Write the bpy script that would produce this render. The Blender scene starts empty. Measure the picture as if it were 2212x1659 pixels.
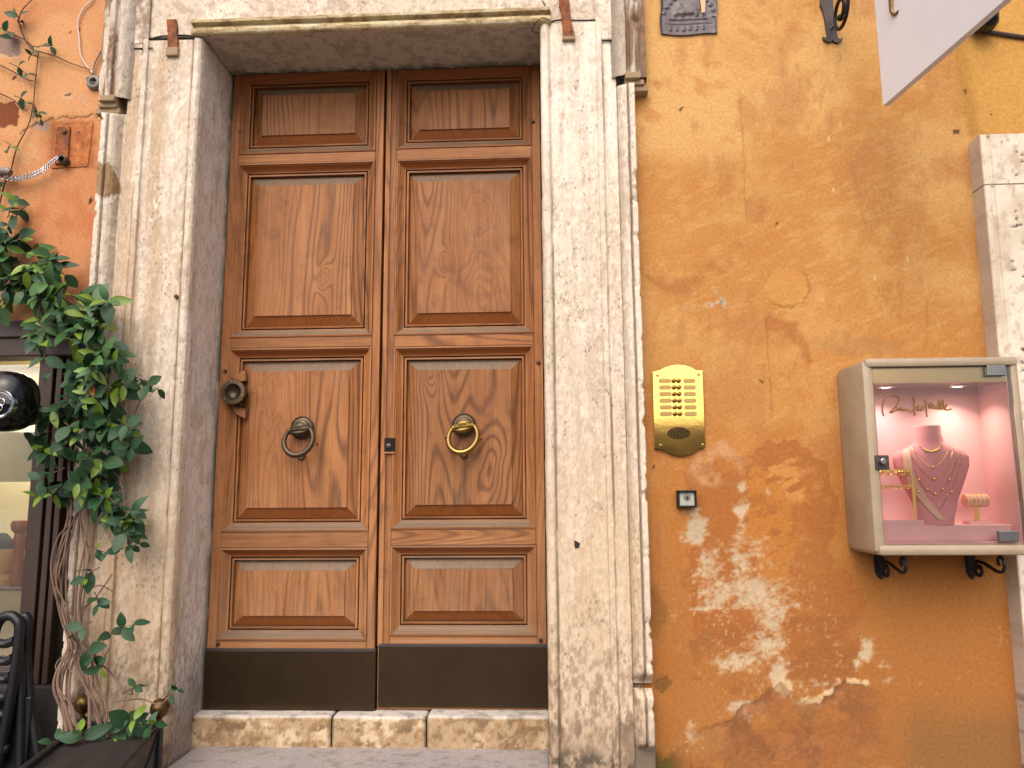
import bpy, bmesh, math, random
import numpy as np
from mathutils import Vector, Matrix, Euler
R = math.radians
random.seed(7)
RNG = np.random.default_rng(7)

# ------------------------------------------------------------------ camera, sky, light
SC = bpy.context.scene
COL = SC.collection
W_, H_, F_ = 2212.0, 1659.0, 1662.0            # photograph measured on a 2212 x 1659 grid
CAMP = np.array([0.0, -3.1, 1.3])
PITCH, YAW, ROLL = R(8.14), R(2.71), R(-0.40)
def cam_axes():
    cp, sp, cy, sy = math.cos(PITCH), math.sin(PITCH), math.cos(YAW), math.sin(YAW)
    fwd = np.array([-sy*cp, cy*cp, sp]); right = np.array([cy, sy, 0.0]); up = np.cross(right, fwd)
    c, s = math.cos(ROLL), math.sin(ROLL)
    return c*right + s*up, -s*right + c*up, fwd
CR, CU, CF = cam_axes()
cam = bpy.data.cameras.new('camera'); camo = bpy.data.objects.new('camera', cam); COL.objects.link(camo)
cam.sensor_fit = 'HORIZONTAL'; cam.sensor_width = 36.0; cam.lens = 36.0*F_/W_
cam.clip_start = 0.02; cam.clip_end = 500
camo.matrix_world = Matrix(((CR[0], CU[0], -CF[0], CAMP[0]), (CR[1], CU[1], -CF[1], CAMP[1]), (CR[2], CU[2], -CF[2], CAMP[2]), (0, 0, 0, 1)))
SC.camera = camo

SUN_EL, SUN_AZ = 47.0, -12.0                    # soft light from above the street, a little from the left
wd = bpy.data.worlds.new('World'); SC.world = wd; wd.use_nodes = True
wn = wd.node_tree.nodes; wl = wd.node_tree.links; wn.clear()
sky = wn.new('ShaderNodeTexSky'); sky.sky_type = 'NISHITA'; sky.sun_disc = False
sky.sun_elevation = R(SUN_EL); sky.sun_rotation = R(180 - SUN_AZ); sky.dust_density = 6.0; sky.air_density = 0.8; sky.ozone_density = 0.6
bg = wn.new('ShaderNodeBackground'); bg.inputs['Strength'].default_value = 0.15
wo = wn.new('ShaderNodeOutputWorld'); wl.new(sky.outputs[0], bg.inputs[0]); wl.new(bg.outputs[0], wo.inputs[0])
sl = bpy.data.lights.new('sun', 'SUN'); sl.energy = 1.5; sl.angle = R(95); sl.color = (1.0, 0.955, 0.89)
so = bpy.data.objects.new('sun', sl); COL.objects.link(so)
sd = Vector((math.sin(R(SUN_AZ))*math.cos(R(SUN_EL)), -math.cos(R(SUN_AZ))*math.cos(R(SUN_EL)), math.sin(R(SUN_EL))))
so.rotation_euler = sd.to_track_quat('Z', 'Y').to_euler(); so.location = sd*20
SC.view_settings.view_transform = 'Standard'; SC.view_settings.look = 'None'
SC.view_settings.gamma = 1.0; SC.view_settings.use_curve_mapping = False
SC.view_settings.exposure = 0.28
SC.cycles.max_bounces = 6; SC.cycles.diffuse_bounces = 3; SC.cycles.glossy_bounces = 3; SC.cycles.transparent_max_bounces = 6; SC.cycles.caustics_reflective = False; SC.cycles.caustics_refractive = False

# ------------------------------------------------------------------ measuring helpers
def ray(u, v):
    return CR*((u - W_/2)/F_) - CU*((v - H_/2)/F_) + CF
def P(u, v, Y=0.0):
    d = ray(u, v); return CAMP + d*((Y - CAMP[1])/d[1])
def PZ(u, v, Z):
    d = ray(u, v); return CAMP + d*((Z - CAMP[2])/d[2])
def PX(u, v, Y): p = P(u, v, Y); return float(p[0]), float(p[2])
def Quv(X, Y, Z):
    dx, dy, dz = X - CAMP[0], Y - CAMP[1], Z - CAMP[2]
    a = CR[0]*dx + CR[1]*dy + CR[2]*dz; b = CU[0]*dx + CU[1]*dy + CU[2]*dz; c = CF[0]*dx + CF[1]*dy + CF[2]*dz
    return W_/2 + F_*a/c, H_/2 - F_*b/c
def lin(r, g, b):
    return tuple(((c/255.0 + 0.055)/1.055)**2.4 if c > 10 else c/255.0/12.92 for c in (r, g, b))
def L(r, g, b): return np.array(lin(r, g, b))

# ------------------------------------------------------------------ numpy noise
def _h(ix, iy, s):
    n = (ix*374761393 + iy*668265263 + s*982451653) & 0xffffffff
    n = ((n ^ (n >> 13))*1274126177) & 0xffffffff
    return ((n ^ (n >> 16)) & 0xffff)/65535.0
def vn(x, y, s=0):
    x = np.asarray(x, float); y = np.asarray(y, float)
    ix = np.floor(x).astype(np.int64); iy = np.floor(y).astype(np.int64)
    fx = x - ix; fy = y - iy; fx = fx*fx*(3 - 2*fx); fy = fy*fy*(3 - 2*fy)
    a = _h(ix, iy, s); b = _h(ix + 1, iy, s); c = _h(ix, iy + 1, s); d = _h(ix + 1, iy + 1, s)
    return a + (b - a)*fx + (c - a)*fy + (a - b - c + d)*fx*fy
def fbm(x, y, s=0, o=4, g=0.5):
    t = 0; amp = 1.0; n = 0
    for k in range(o):
        t = t + amp*vn(x*2**k + 17.3*k, y*2**k - 9.1*k, s + k*31); n += amp; amp *= g
    return t/n
def sst(a, b, x):
    t = np.clip((x - a)/(b - a), 0, 1); return t*t*(3 - 2*t)
def inpoly(u, v, pts):
    r = np.zeros(u.shape, bool); n = len(pts)
    for i in range(n):
        x1, y1 = pts[i]; x2, y2 = pts[(i + 1) % n]
        if y1 == y2: continue
        c = ((y1 > v) != (y2 > v)) & (u < (x2 - x1)*(v - y1)/(y2 - y1) + x1)
        r ^= c
    return r
def segdist(u, v, pts):
    d = np.full(u.shape, 1e9)
    for (x1, y1), (x2, y2) in zip(pts[:-1], pts[1:]):
        dx, dy = x2 - x1, y2 - y1
        t = np.clip(((u - x1)*dx + (v - y1)*dy)/(dx*dx + dy*dy + 1e-9), 0, 1)
        d = np.minimum(d, np.hypot(u - x1 - t*dx, v - y1 - t*dy))
    return d
def mixc(c, k, m):
    return c + (np.asarray(k) - c)*m[..., None]

# ------------------------------------------------------------------ object helpers
def obj(name, verts, faces, mat=None, parent=None, smooth=False, cols=None):
    me = bpy.data.meshes.new(name); me.from_pydata([tuple(map(float, p)) for p in verts], [], faces)
    return fin(name, me, mat, parent, smooth)
def fin(name, me, mat=None, parent=None, smooth=False):
    me.update()
    if smooth:
        me.polygons.foreach_set('use_smooth', np.ones(len(me.polygons), bool))
    o = bpy.data.objects.new(name, me); COL.objects.link(o)
    if mat: me.materials.append(M[mat] if isinstance(mat, str) else mat)
    if parent: o.parent = parent
    return o
def thing(name, label, cat, loc=(0, 0, 0), group=None):
    o = bpy.data.objects.new(name, None); COL.objects.link(o); o.empty_display_size = 0.05
    tag(o, label, cat, group); return o
def tag(o, label, cat, group=None):
    o['label'] = label; o['category'] = cat
    if group: o['group'] = group
    return o
def grid(name, X, Y, Z, col=None, mat=None, parent=None, smooth=True, flip=False):
    ni, nj = X.shape
    me = bpy.data.meshes.new(name)
    co = np.stack([X, Y, Z], -1).reshape(-1, 3).astype(np.float32)
    idx = np.arange(ni*nj).reshape(ni, nj)
    q = np.stack([idx[:-1, :-1], idx[1:, :-1], idx[1:, 1:], idx[:-1, 1:]], -1).reshape(-1, 4)
    if flip: q = q[:, ::-1]
    me.vertices.add(ni*nj); me.vertices.foreach_set('co', co.ravel())
    nq = len(q); me.loops.add(nq*4); me.loops.foreach_set('vertex_index', q.ravel().astype(np.int32))
    me.polygons.add(nq); me.polygons.foreach_set('loop_start', np.arange(0, nq*4, 4, dtype=np.int32))
    me.polygons.foreach_set('loop_total', np.full(nq, 4, np.int32))
    me.update(calc_edges=True)
    if col is not None:
        a = me.color_attributes.new('Col', 'FLOAT_COLOR', 'POINT')
        c4 = np.ones((ni*nj, 4), np.float32); c4[:, :3] = np.clip(col.reshape(-1, 3), 0.004, 0.95); a.data.foreach_set('color', c4.ravel())
    return fin(name, me, mat, parent, smooth)
class MB:
    def __init__(s): s.v = []; s.f = []
    def add(s, v, f):
        n = len(s.v); s.v += [tuple(map(float, p)) for p in v]; s.f += [tuple(i + n for i in q) for q in f]; return s
    def box(s, x0, x1, y0, y1, z0, z1, b=0.0):
        if b <= 0:
            v = [(x, y, z) for x in (x0, x1) for y in (y0, y1) for z in (z0, z1)]
            return s.add(v, [(0, 1, 3, 2), (4, 6, 7, 5), (0, 4, 5, 1), (2, 3, 7, 6), (0, 2, 6, 4), (1, 5, 7, 3)])
        bm = bmesh.new(); bmesh.ops.create_cube(bm, size=1)
        for p in bm.verts: p.co = Vector(((x0 + x1)/2 + p.co.x*(x1 - x0), (y0 + y1)/2 + p.co.y*(y1 - y0), (z0 + z1)/2 + p.co.z*(z1 - z0)))
        bmesh.ops.bevel(bm, geom=bm.edges[:], offset=b, segments=2, affect='EDGES', profile=0.5)
        bm.verts.index_update(); s.add([p.co for p in bm.verts], [[q.index for q in f.verts] for f in bm.faces]); bm.free(); return s
    def tube(s, pts, r, n=8, cap=True):
        pts = [Vector(p) for p in pts]; m = len(pts)
        rs = r if hasattr(r, '__len__') else [r]*m
        rings = []; up = None
        for i, p in enumerate(pts):
            t = (pts[min(i + 1, m - 1)] - pts[max(i - 1, 0)])
            if t.length < 1e-9: t = Vector((0, 0, 1))
            t.normalize()
            if up is None:
                up = t.orthogonal().normalized()
            else:
                up = (up - t*up.dot(t)); up = up.normalized() if up.length > 1e-6 else t.orthogonal().normalized()
            w = t.cross(up)
            rings.append([p + (up*math.cos(2*math.pi*k/n) + w*math.sin(2*math.pi*k/n))*rs[i] for k in range(n)])
        v = [q for rg in rings for q in rg]; f = []
        for i in range(m - 1):
            for k in range(n):
                f.append((i*n + k, i*n + (k + 1) % n, (i + 1)*n + (k + 1) % n, (i + 1)*n + k))
        if cap: f.append(tuple(range(n))[::-1]); f.append(tuple((m - 1)*n + k for k in range(n)))
        return s.add(v, f)
    def lathe(s, prof, o=(0, 0, 0), axis='y', n=24, sx=1.0, sz=1.0):
        # prof: (radius, height along axis)
        v = []; f = []
        for r_, h in prof:
            for k in range(n):
                a = 2*math.pi*k/n; c, d = r_*math.cos(a)*sx, r_*math.sin(a)*sz
                v.append({'y': (o[0] + c, o[1] + h, o[2] + d), 'z': (o[0] + c, o[1] + d, o[2] + h), 'x': (o[0] + h, o[1] + c, o[2] + d)}[axis])
        for i in range(len(prof) - 1):
            for k in range(n):
                f.append((i*n + k, i*n + (k + 1) % n, (i + 1)*n + (k + 1) % n, (i + 1)*n + k))
        f.append(tuple(range(n))); f.append(tuple((len(prof) - 1)*n + k for k in range(n)))
        return s.add(v, f)
    def prism(s, pts, y0, y1):
        # outline in x,z pushed between y0 (front) and y1
        n = len(pts); v = [(x, y0, z) for x, z in pts] + [(x, y1, z) for x, z in pts]
        f = [tuple(range(n)), tuple(range(n, 2*n))[::-1]] + [(i, i + n, (i + 1) % n + n, (i + 1) % n) for i in range(n)]
        return s.add(v, f)
    def build(s, name, mat, parent=None, smooth=False, recalc=True):
        o = obj(name, s.v, s.f, mat, parent)
        if recalc or smooth:
            bm = bmesh.new(); bm.from_mesh(o.data)
            bmesh.ops.recalc_face_normals(bm, faces=bm.faces[:])
            if smooth:
                for f in bm.faces: f.smooth = True
                for e in bm.edges:
                    if len(e.link_faces) == 2 and e.calc_face_angle(0) > R(38): e.smooth = False
            bm.to_mesh(o.data); bm.free()
        return o
def spline(pts, n=8):
    pts = [np.array(p, float) for p in pts]; out = []
    q = [2*pts[0] - pts[1]] + pts + [2*pts[-1] - pts[-2]]
    for i in range(1, len(q) - 2):
        for k in range(n):
            t = k/n; a, b, c, d = q[i - 1], q[i], q[i + 1], q[i + 2]
            out.append(0.5*((2*b) + (c - a)*t + (2*a - 5*b + 4*c - d)*t*t + (3*b - a - 3*c + d)*t**3))
    out.append(pts[-1]); return out

# ------------------------------------------------------------------ materials
M = {}
class NT:
    def __init__(s, name):
        s.m = bpy.data.materials.new(name); s.m.use_nodes = True; s.t = s.m.node_tree; s.n = s.t.nodes; s.l = s.t.links
        s.b = s.n['Principled BSDF']; M[name] = s.m
    def new(s, t, **k):
        n = s.n.new(t)
        for a, v in k.items(): setattr(n, a, v)
        return n
    def setin(s, n, i, v):
        if hasattr(v, 'is_linked'): s.l.new(v, n.inputs[i])
        else: n.inputs[i].default_value = v
    def math(s, op, a, b=0.0, clamp=False):
        n = s.new('ShaderNodeMath', operation=op, use_clamp=clamp); s.setin(n, 0, a); s.setin(n, 1, b); return n.outputs[0]
    def mix(s, f, a, b, mode='MIX'):
        n = s.new('ShaderNodeMix', data_type='RGBA', blend_type=mode); s.setin(n, 0, f)
        s.setin(n, 6, a if hasattr(a, 'is_linked') else (*a, 1)); s.setin(n, 7, b if hasattr(b, 'is_linked') else (*b, 1)); return n.outputs[2]
    def coord(s, scale=(1, 1, 1), rnd=0.0, kind='Object'):
        tc = s.new('ShaderNodeTexCoord'); mp = s.new('ShaderNodeMapping'); mp.inputs['Scale'].default_value = scale
        s.l.new(tc.outputs[kind], mp.inputs[0])
        if rnd:
            oi = s.new('ShaderNodeObjectInfo'); v = s.new('ShaderNodeVectorMath', operation='SCALE')
            cx = s.new('ShaderNodeCombineXYZ'); s.l.new(oi.outputs['Random'], cx.inputs[0]); s.setin(cx, 1, s.math('MULTIPLY', oi.outputs['Random'], 7.7)); s.setin(cx, 2, s.math('MULTIPLY', oi.outputs['Random'], 3.3))
            s.l.new(cx.outputs[0], v.inputs[0]); v.inputs['Scale'].default_value = rnd; s.l.new(v.outputs[0], mp.inputs[1])
        return mp.outputs[0]
    def noise(s, vec, scale, detail=4.0, rough=0.55, dist=0.0):
        n = s.new('ShaderNodeTexNoise'); s.l.new(vec, n.inputs['Vector']); n.inputs['Scale'].default_value = scale
        n.inputs['Detail'].default_value = detail; n.inputs['Roughness'].default_value = rough; n.inputs['Distortion'].default_value = dist; return n.outputs[0]
    def ramp(s, f, a, b, lo=0.0, hi=1.0):
        n = s.new('ShaderNodeMapRange'); n.clamp = True; s.setin(n, 0, f)
        for i, v in zip((1, 2, 3, 4), (a, b, lo, hi)): n.inputs[i].default_value = v
        return n.outputs[0]
    def bump(s, h, strength=0.3, dist=0.004, chain=None):
        n = s.new('ShaderNodeBump'); n.inputs['Strength'].default_value = strength; n.inputs['Distance'].default_value = dist
        s.l.new(h, n.inputs['Height'])
        if chain is not None: s.l.new(chain, n.inputs['Normal'])
        s.l.new(n.outputs[0], s.b.inputs['Normal']); return n.outputs[0]
    def out(s, col=None, rough=None, metal=None, spec=None):
        for i, v in (('Base Color', col), ('Roughness', rough), ('Metallic', metal), ('Specular IOR Level', spec)):
            if v is None: continue
            if i == 'Base Color' and not hasattr(v, 'is_linked'): v = (*v, 1)
            s.setin(s.b, i, v)
        return s.m
def simple(name, rgb, rough=0.5, metal=0.0, var=0.25, scale=30.0, bump=0.1, spec=None, rnd=0.0):
    t = NT(name); c = t.coord((1, 1, 1), rnd=3.0); n = t.noise(c, scale, 5, 0.6); n2 = t.noise(c, scale*0.15, 3)
    base = lin(*rgb); dark = tuple(x*(1 - var) for x in base); lite = tuple(min(1, x*(1 + var)) for x in base)
    k = t.mix(n, dark, lite); k = t.mix(t.ramp(n2, 0.3, 0.7, 0, var), k, tuple(x*0.6 for x in base))
    t.out(k, t.ramp(n2, 0.3, 0.7, max(0.02, rough - 0.08), min(1, rough + 0.08)), metal, spec)
    if bump: t.bump(n, bump, 0.002)
    return t

def vcol_mat(name, stretch=(1, 1, 1), fine=70.0, amp=0.30, bumps=0.5, dist=0.004, rough=0.85, pits=0.0, pitscale=60.0):
    t = NT(name); a = t.new('ShaderNodeVertexColor'); a.layer_name = 'Col'
    c = t.coord(stretch); n = t.noise(c, fine, 6, 0.65); n2 = t.noise(c, fine*4.5, 3, 0.6)
    f = t.math('ADD', t.ramp(n, 0.25, 0.75, 1 - amp, 1 + amp), t.ramp(n2, 0.3, 0.7, -amp*0.4, amp*0.4))
    k = t.mix(1.0, a.outputs[0], f, 'MULTIPLY'); h = t.math('ADD', n, t.math('MULTIPLY', n2, 0.4))
    if pits:
        v = t.new('ShaderNodeTexVoronoi'); v.inputs['Scale'].default_value = pitscale; t.l.new(c, v.inputs['Vector'])
        gate = t.ramp(t.noise(c, pitscale*0.22, 3), 0.5, 0.62)
        p = t.math('MULTIPLY', t.ramp(v.outputs['Distance'], 0.16, 0.34, 1, 0), gate)
        k = t.mix(t.math('MULTIPLY', p, pits), k, lin(96, 78, 62)); h = t.math('SUBTRACT', h, t.math('MULTIPLY', p, 1.1))
    t.out(k, rough, 0, 0.25); t.bump(h, bumps, dist); return t
vcol_mat('plaster', (1, 1, 1), 80, 0.20, 0.6, 0.004, 0.9)
vcol_mat('travertine', (1, 1, 0.5), 85, 0.20, 0.65, 0.005, 0.82, 0.28, 75)
vcol_mat('travertine_smooth', (1, 1, 1), 30, 0.10, 0.25, 0.003, 0.6, 0.35, 34)

KNOTS = [(1040, 465, .030, .045), (962, 565, .016, .03), (597, 1240, .018, .03), (930, 800, .03, .06), (1040, 640, .05, .10), (700, 600, .02, .04), (590, 860, .03, .12), (1060, 1010, .05, .12)]
def wood(name, axis):
    t = NT(name)
    st = {'z': (1.0, 1.0, 0.11), 'x': (0.11, 1.0, 1.0)}[axis]
    fs = {'z': (1.0, 1.0, 0.03), 'x': (0.03, 1.0, 1.0)}[axis]
    c = t.coord(st, rnd=9.0); cf = t.coord(fs, rnd=5.0); cw = t.coord()
    n = t.noise(c, 3.4, 2.0, 0.36, 0.15)
    if axis == 'z':
        wn_ = t.new('ShaderNodeTexNoise'); wn_.inputs['Scale'].default_value = 6; t.l.new(cw, wn_.inputs['Vector'])
        ws_ = t.new('ShaderNodeVectorMath', operation='MULTIPLY_ADD'); t.l.new(wn_.outputs[1], ws_.inputs[0]); ws_.inputs[1].default_value = (.07, 0, .07); t.l.new(cw, ws_.inputs[2]); sh_ = t.new('ShaderNodeVectorMath', operation='SUBTRACT'); t.l.new(ws_.outputs[0], sh_.inputs[0]); sh_.inputs[1].default_value = (.035, 0, .035); warp = sh_.outputs[0]
        for u, v, rx, rz in KNOTS:
            k = P(u, v, .30); mp = t.new('ShaderNodeMapping', vector_type='TEXTURE')
            mp.inputs[1].default_value = (float(k[0]), float(k[1]), float(k[2])); mp.inputs[3].default_value = (rx*1.6, 9, rz*1.6); t.l.new(warp, mp.inputs[0])
            ln = t.new('ShaderNodeVectorMath', operation='LENGTH'); t.l.new(mp.outputs[0], ln.inputs[0])
            g_ = t.math('POWER', 2.718, t.math('MULTIPLY', t.math('POWER', ln.outputs['Value'], 1.6), -1.0)); n = t.math('ADD', n, t.math('MULTIPLY', g_, .15))
    g = t.math('SINE', t.math('MULTIPLY', n, 190.0)); g = t.ramp(g, -0.2, 1.0, 0, 1); g = t.math('POWER', g, 1.5)
    fib = t.noise(cf, 170, 4, 0.65); blot = t.noise(cw, 5.0, 4, 0.6); pl = t.noise(t.coord({'z': (1, 1, .3), 'x': (.3, 1, 1)}[axis], rnd=4.0), 9.0, 4, 0.6)
    light, mid, dark = lin(182, 124, 74), lin(154, 97, 52), lin(84, 48, 25)
    k = t.mix(t.ramp(pl, 0.3, 0.7), mid, light)
    amt = t.ramp(t.noise(c, 1.7, 2), 0.38, 0.60, 0.16, 0.72)
    k = t.mix(t.math('MULTIPLY', g, amt), k, dark)
    k = t.mix(t.ramp(fib, 0.35, 0.72, 0.0, 0.5), k, lin(88, 48, 26))
    k = t.mix(t.ramp(blot, 0.50, 0.72, 0.0, 0.5), k, lin(160, 108, 76))
    k = t.mix(t.ramp(t.noise(cw, 11.0, 5, .65), 0.55, 0.75, 0.0, 0.55), k, lin(92, 56, 34))
    oi = t.new('ShaderNodeObjectInfo'); k = t.mix(1.0, k, t.ramp(oi.outputs['Random'], 0, 1, .78, 1.12), 'MULTIPLY')
    # scuffed, bleached timber near the ground and dust on ledges that face up
    geo = t.new('ShaderNodeNewGeometry'); sx = t.new('ShaderNodeSeparateXYZ'); t.l.new(geo.outputs['Normal'], sx.inputs[0])
    px = t.new('ShaderNodeSeparateXYZ'); t.l.new(geo.outputs['Position'], px.inputs[0])
    low = t.math('MULTIPLY', t.ramp(px.outputs[2], 1.6, 0.65), t.ramp(t.noise(cf, 60, 5, 0.7), 0.40, 0.66, 0, 0.7))
    k = t.mix(low, k, lin(166, 132, 100))
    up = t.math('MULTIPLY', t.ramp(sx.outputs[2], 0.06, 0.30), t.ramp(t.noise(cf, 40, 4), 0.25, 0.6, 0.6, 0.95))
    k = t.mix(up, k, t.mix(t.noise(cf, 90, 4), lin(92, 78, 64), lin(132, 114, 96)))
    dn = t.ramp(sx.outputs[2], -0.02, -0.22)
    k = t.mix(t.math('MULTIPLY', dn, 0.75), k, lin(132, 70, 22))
    sp = t.new('ShaderNodeTexVoronoi'); sp.inputs['Scale'].default_value = 38; t.l.new(cw, sp.inputs['Vector'])
    spot = t.math('MULTIPLY', t.ramp(sp.outputs['Distance'], 0.05, 0.13, 1, 0), t.ramp(t.noise(cw, 7, 2), 0.56, 0.66))
    k = t.mix(spot, k, lin(58, 34, 20))
    t.out(k, t.ramp(blot, 0.3, 0.7, 0.48, 0.66), 0, 0.35)
    t.bump(t.math('ADD', t.math('MULTIPLY', g, -0.35), t.math('MULTIPLY', fib, -0.6)), 0.4, 0.0018)
wood('oak_upright', 'z'); wood('oak_level', 'x')

simple('kick_bronze', (72, 58, 41), 0.34, 0.7, 0.3, 9, 0.05)
simple('door_bronze', (92, 80, 64), 0.42, 0.8, 0.3, 60, 0.1)
simple('worn_brass', (150, 124, 70), 0.32, 0.95, 0.3, 60, 0.05)
simple('brass', (244, 204, 116), 0.10, 1.0, 0.10, 7, 0.12)
simple('brass_dark', (176, 136, 74), 0.3, 1.0, 0.2, 40, 0.03)
simple('slot_face', (176, 146, 88), 0.4, 0.5, 0.15, 60, 0.02)
simple('black_iron', (38, 34, 33), 0.55, 0.5, 0.3, 60, 0.2)
simple('grey_iron', (74, 66, 64), 0.5, 0.4, 0.25, 40, 0.15)
simple('black_hole', (9, 7, 6), 0.9, 0, 0.2, 30, 0)
simple('dark_wood', (58, 40, 34), 0.5, 0, 0.3, 24, 0.15)
simple('grey_plastic', (120, 112, 104), 0.5, 0, 0.15, 40, 0.05)
simple('white_cable', (205, 190, 180), 0.5, 0, 0.1, 40, 0)
simple('steel', (150, 150, 148), 0.28, 0.95, 0.15, 30, 0.03)
simple('chrome', (215, 215, 220), 0.08, 1.0, 0.05, 30, 0)
simple('black_gloss', (12, 11, 13), 0.16, 0, 0.2, 20, 0.01)
simple('black_chair', (17, 18, 24), 0.42, 0, 0.3, 50, 0.1)
simple('dark_stone', (46, 40, 37), 0.8, 0, 0.35, 20, 0.4)
simple('planter', (40, 38, 42), 0.45, 0.2, 0.25, 25, 0.08)
simple('finial_bronze', (112, 88, 52), 0.34, 0.9, 0.35, 25, 0.04)
simple('soil', (34, 25, 20), 0.95, 0, 0.5, 60, 0.9)
simple('sign_white', (232, 228, 232), 0.55, 0, 0.04, 5, 0.02)
simple('sign_gold', (120, 92, 52), 0.4, 0.6, 0.1, 30, 0)
simple('lead', (92, 86, 88), 0.45, 0.7, 0.35, 40, 0.25)
simple('pink', (240, 188, 186), 0.7, 0, 0.05, 20, 0.02)
simple('pink_suede', (234, 152, 156), 0.85, 0, 0.06, 80, 0.05)
simple('peach_pad', (238, 190, 160), 0.8, 0, 0.05, 60, 0.03)
simple('gold', (250, 206, 122), 0.3, 0.7, 0.08, 40, 0)
simple('cream_plaster', (166, 134, 86), 0.85, 0, 0.14, 9, 0.15)
simple('shop_cream', (232, 220, 180), 0.8, 0, 0.1, 6, 0.02)
simple('olive_wood', (206, 168, 104), 0.5, 0, 0.2, 18, 0.05)
simple('red_wood', (150, 92, 62), 0.45, 0, 0.2, 18, 0.05)
simple('grey_cloth', (72, 74, 84), 0.9, 0, 0.2, 50, 0.2)
simple('print_paper', (222, 212, 172), 0.8, 0, 0.12, 26, 0)
simple('bark', (122, 98, 84), 0.85, 0, 0.35, 60, 0.5)
simple('vine_twig', (92, 62, 48), 0.8, 0, 0.3, 60, 0.3)
simple('mortar', (150, 118, 80), .9, 0, .25, 30, .4)
simple('far_plaster', (232, 206, 158), 0.9, 0, 0.2, 2, 0.2)
simple('far_glass', (40, 46, 52), 0.15, 0, 0.2, 2, 0)
simple('lamp_glow', (255, 230, 190), 0.5)
t = M['lamp_glow'].node_tree.nodes['Principled BSDF']; t.inputs['Emission Color'].default_value = (1, .86, .66, 1); t.inputs['Emission Strength'].default_value = 9
def rust(name, a, b):
    t = NT(name); c = t.coord(rnd=2.0); n = t.noise(c, 22, 6, 0.7); n2 = t.noise(c, 70, 4, 0.6)
    k = t.mix(t.ramp(n, 0.35, 0.65), lin(*a), lin(*b)); k = t.mix(t.ramp(n2, 0.5, 0.75, 0, 0.6), k, lin(60, 34, 24))
    t.out(k, 0.85, 0.1); t.bump(n2, 0.7, 0.003)
rust('rust', (78, 50, 46), (168, 96, 40)); rust('rust_plate', (150, 84, 44), (196, 122, 66))
def leafmat(name, a, b, rough):
    t = NT(name); oi = t.new('ShaderNodeObjectInfo'); c = t.coord((1, 1, 1), kind='Object'); n = t.noise(c, 60, 3)
    k = t.mix(oi.outputs['Random'], lin(*a), lin(*b)); k = t.mix(t.ramp(n, 0.35, 0.7, 0, 0.35), k, lin(*[x*0.7 for x in a]))
    s = t.new('ShaderNodeSeparateXYZ'); t.l.new(c, s.inputs[0])
    k = t.mix(t.ramp(t.math('ABSOLUTE', s.outputs[0]), 0.0, 0.0016, 0.35, 0), k, lin(120, 150, 96))
    t.out(k, rough, 0, 0.4)
    t.b.inputs['Subsurface Weight'].default_value = 0.0
leafmat('leaf_dark', (32, 66, 42), (74, 114, 56), 0.5); leafmat('leaf_bright', (84, 118, 34), (128, 152, 52), 0.4); leafmat('leaf_old', (176, 104, 36), (186, 120, 50), 0.5)
g = NT('glass'); g.out((0.98, 1, 0.99), 0.0); g.b.inputs['Transmission Weight'].default_value = 0.0
tr = g.new('ShaderNodeBsdfTransparent'); gl = g.new('ShaderNodeBsdfGlossy'); gl.inputs['Roughness'].default_value = 0.02
fr = g.new('ShaderNodeFresnel'); fr.inputs['IOR'].default_value = 1.62; mx = g.new('ShaderNodeMixShader')
g.l.new(fr.outputs[0], mx.inputs[0]); g.l.new(tr.outputs[0], mx.inputs[1]); g.l.new(gl.outputs[0], mx.inputs[2])
g.l.new(mx.outputs[0], g.n['Material Output'].inputs['Surface'])

# ------------------------------------------------------------------ ground
gx = np.linspace(-60, 60, 161); gy = np.linspace(-90, 0.6, 181); GX, GY = np.meshgrid(gx, gy, indexing='ij')
gc = np.ones(GX.shape + (3,))*L(112, 104, 98)*(0.7 + 0.6*fbm(GX*3, GY*3, 5))[..., None]
o = grid('street', GX, GY, 0.006*fbm(GX*5, GY*5, 3), gc, 'plaster'); o['kind'] = 'structure'
e = thing('house', 'low ochre house with dark windows added across the street for reflections', 'house')  # unseen house, added and sized for what the brass plate reflects
MB().box(-16, 9, -25.4, -25.0, 0, 3.5).build('wall', 'far_plaster', e); MB().box(-16.2, 9.2, -25.6, -24.6, 3.5, 3.8).build('roof', 'rust_plate', e)
for k in range(8):
    xk = -14.4 + k*3.1; w = MB().box(xk - .55, xk + .55, -25.02, -24.95, 1.2, 3.0).build('window', 'far_glass', e); MB().box(xk - .7, xk + .7, -24.99, -24.8, 1.05, 1.19).build('sill', 'far_plaster', w)

# ------------------------------------------------------------------ ochre wall right of the door
x = np.concatenate([np.arange(0.34, 2.1, 0.0055), np.arange(2.1, 3.6, .02)]); z = np.arange(0.0, 3.75, 0.0055)
X, Z = np.meshgrid(x, z, indexing='ij'); U, V = Quv(X, 0.0, Z)
wu = U + 26*(fbm(U/34, V/34, 41) - .5)*2 ; wv = V + 26*(fbm(U/34, V/34, 57) - .5)*2
su = U + 9*(fbm(U/11, V/11, 71) - .5)*2 ; sv = V + 9*(fbm(U/11, V/11, 77) - .5)*2
n1 = fbm(U/260, V/200, 1, 4); n2 = fbm(U/60, V/60, 2, 5, .6); n3 = fbm((U + .5*V)/55, (V - .5*U)/16, 3, 4, .6); n4 = fbm(U/14, V/14, 4, 3); n5 = fbm((U - .4*V)/38, (V + .4*U)/12, 6, 4, .6)
c = np.ones(X.shape + (3,))*L(192, 136, 80)
c = mixc(c, L(212, 166, 112), sst(.40, .66, n1)*sst(1250, 250, V))
c = mixc(c, L(180, 118, 62), sst(.35, .55, fbm(U/220, V/170, 11))*sst(500, 1200, V))  # lower ochre deepened, partly in place of weaker light low down
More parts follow.
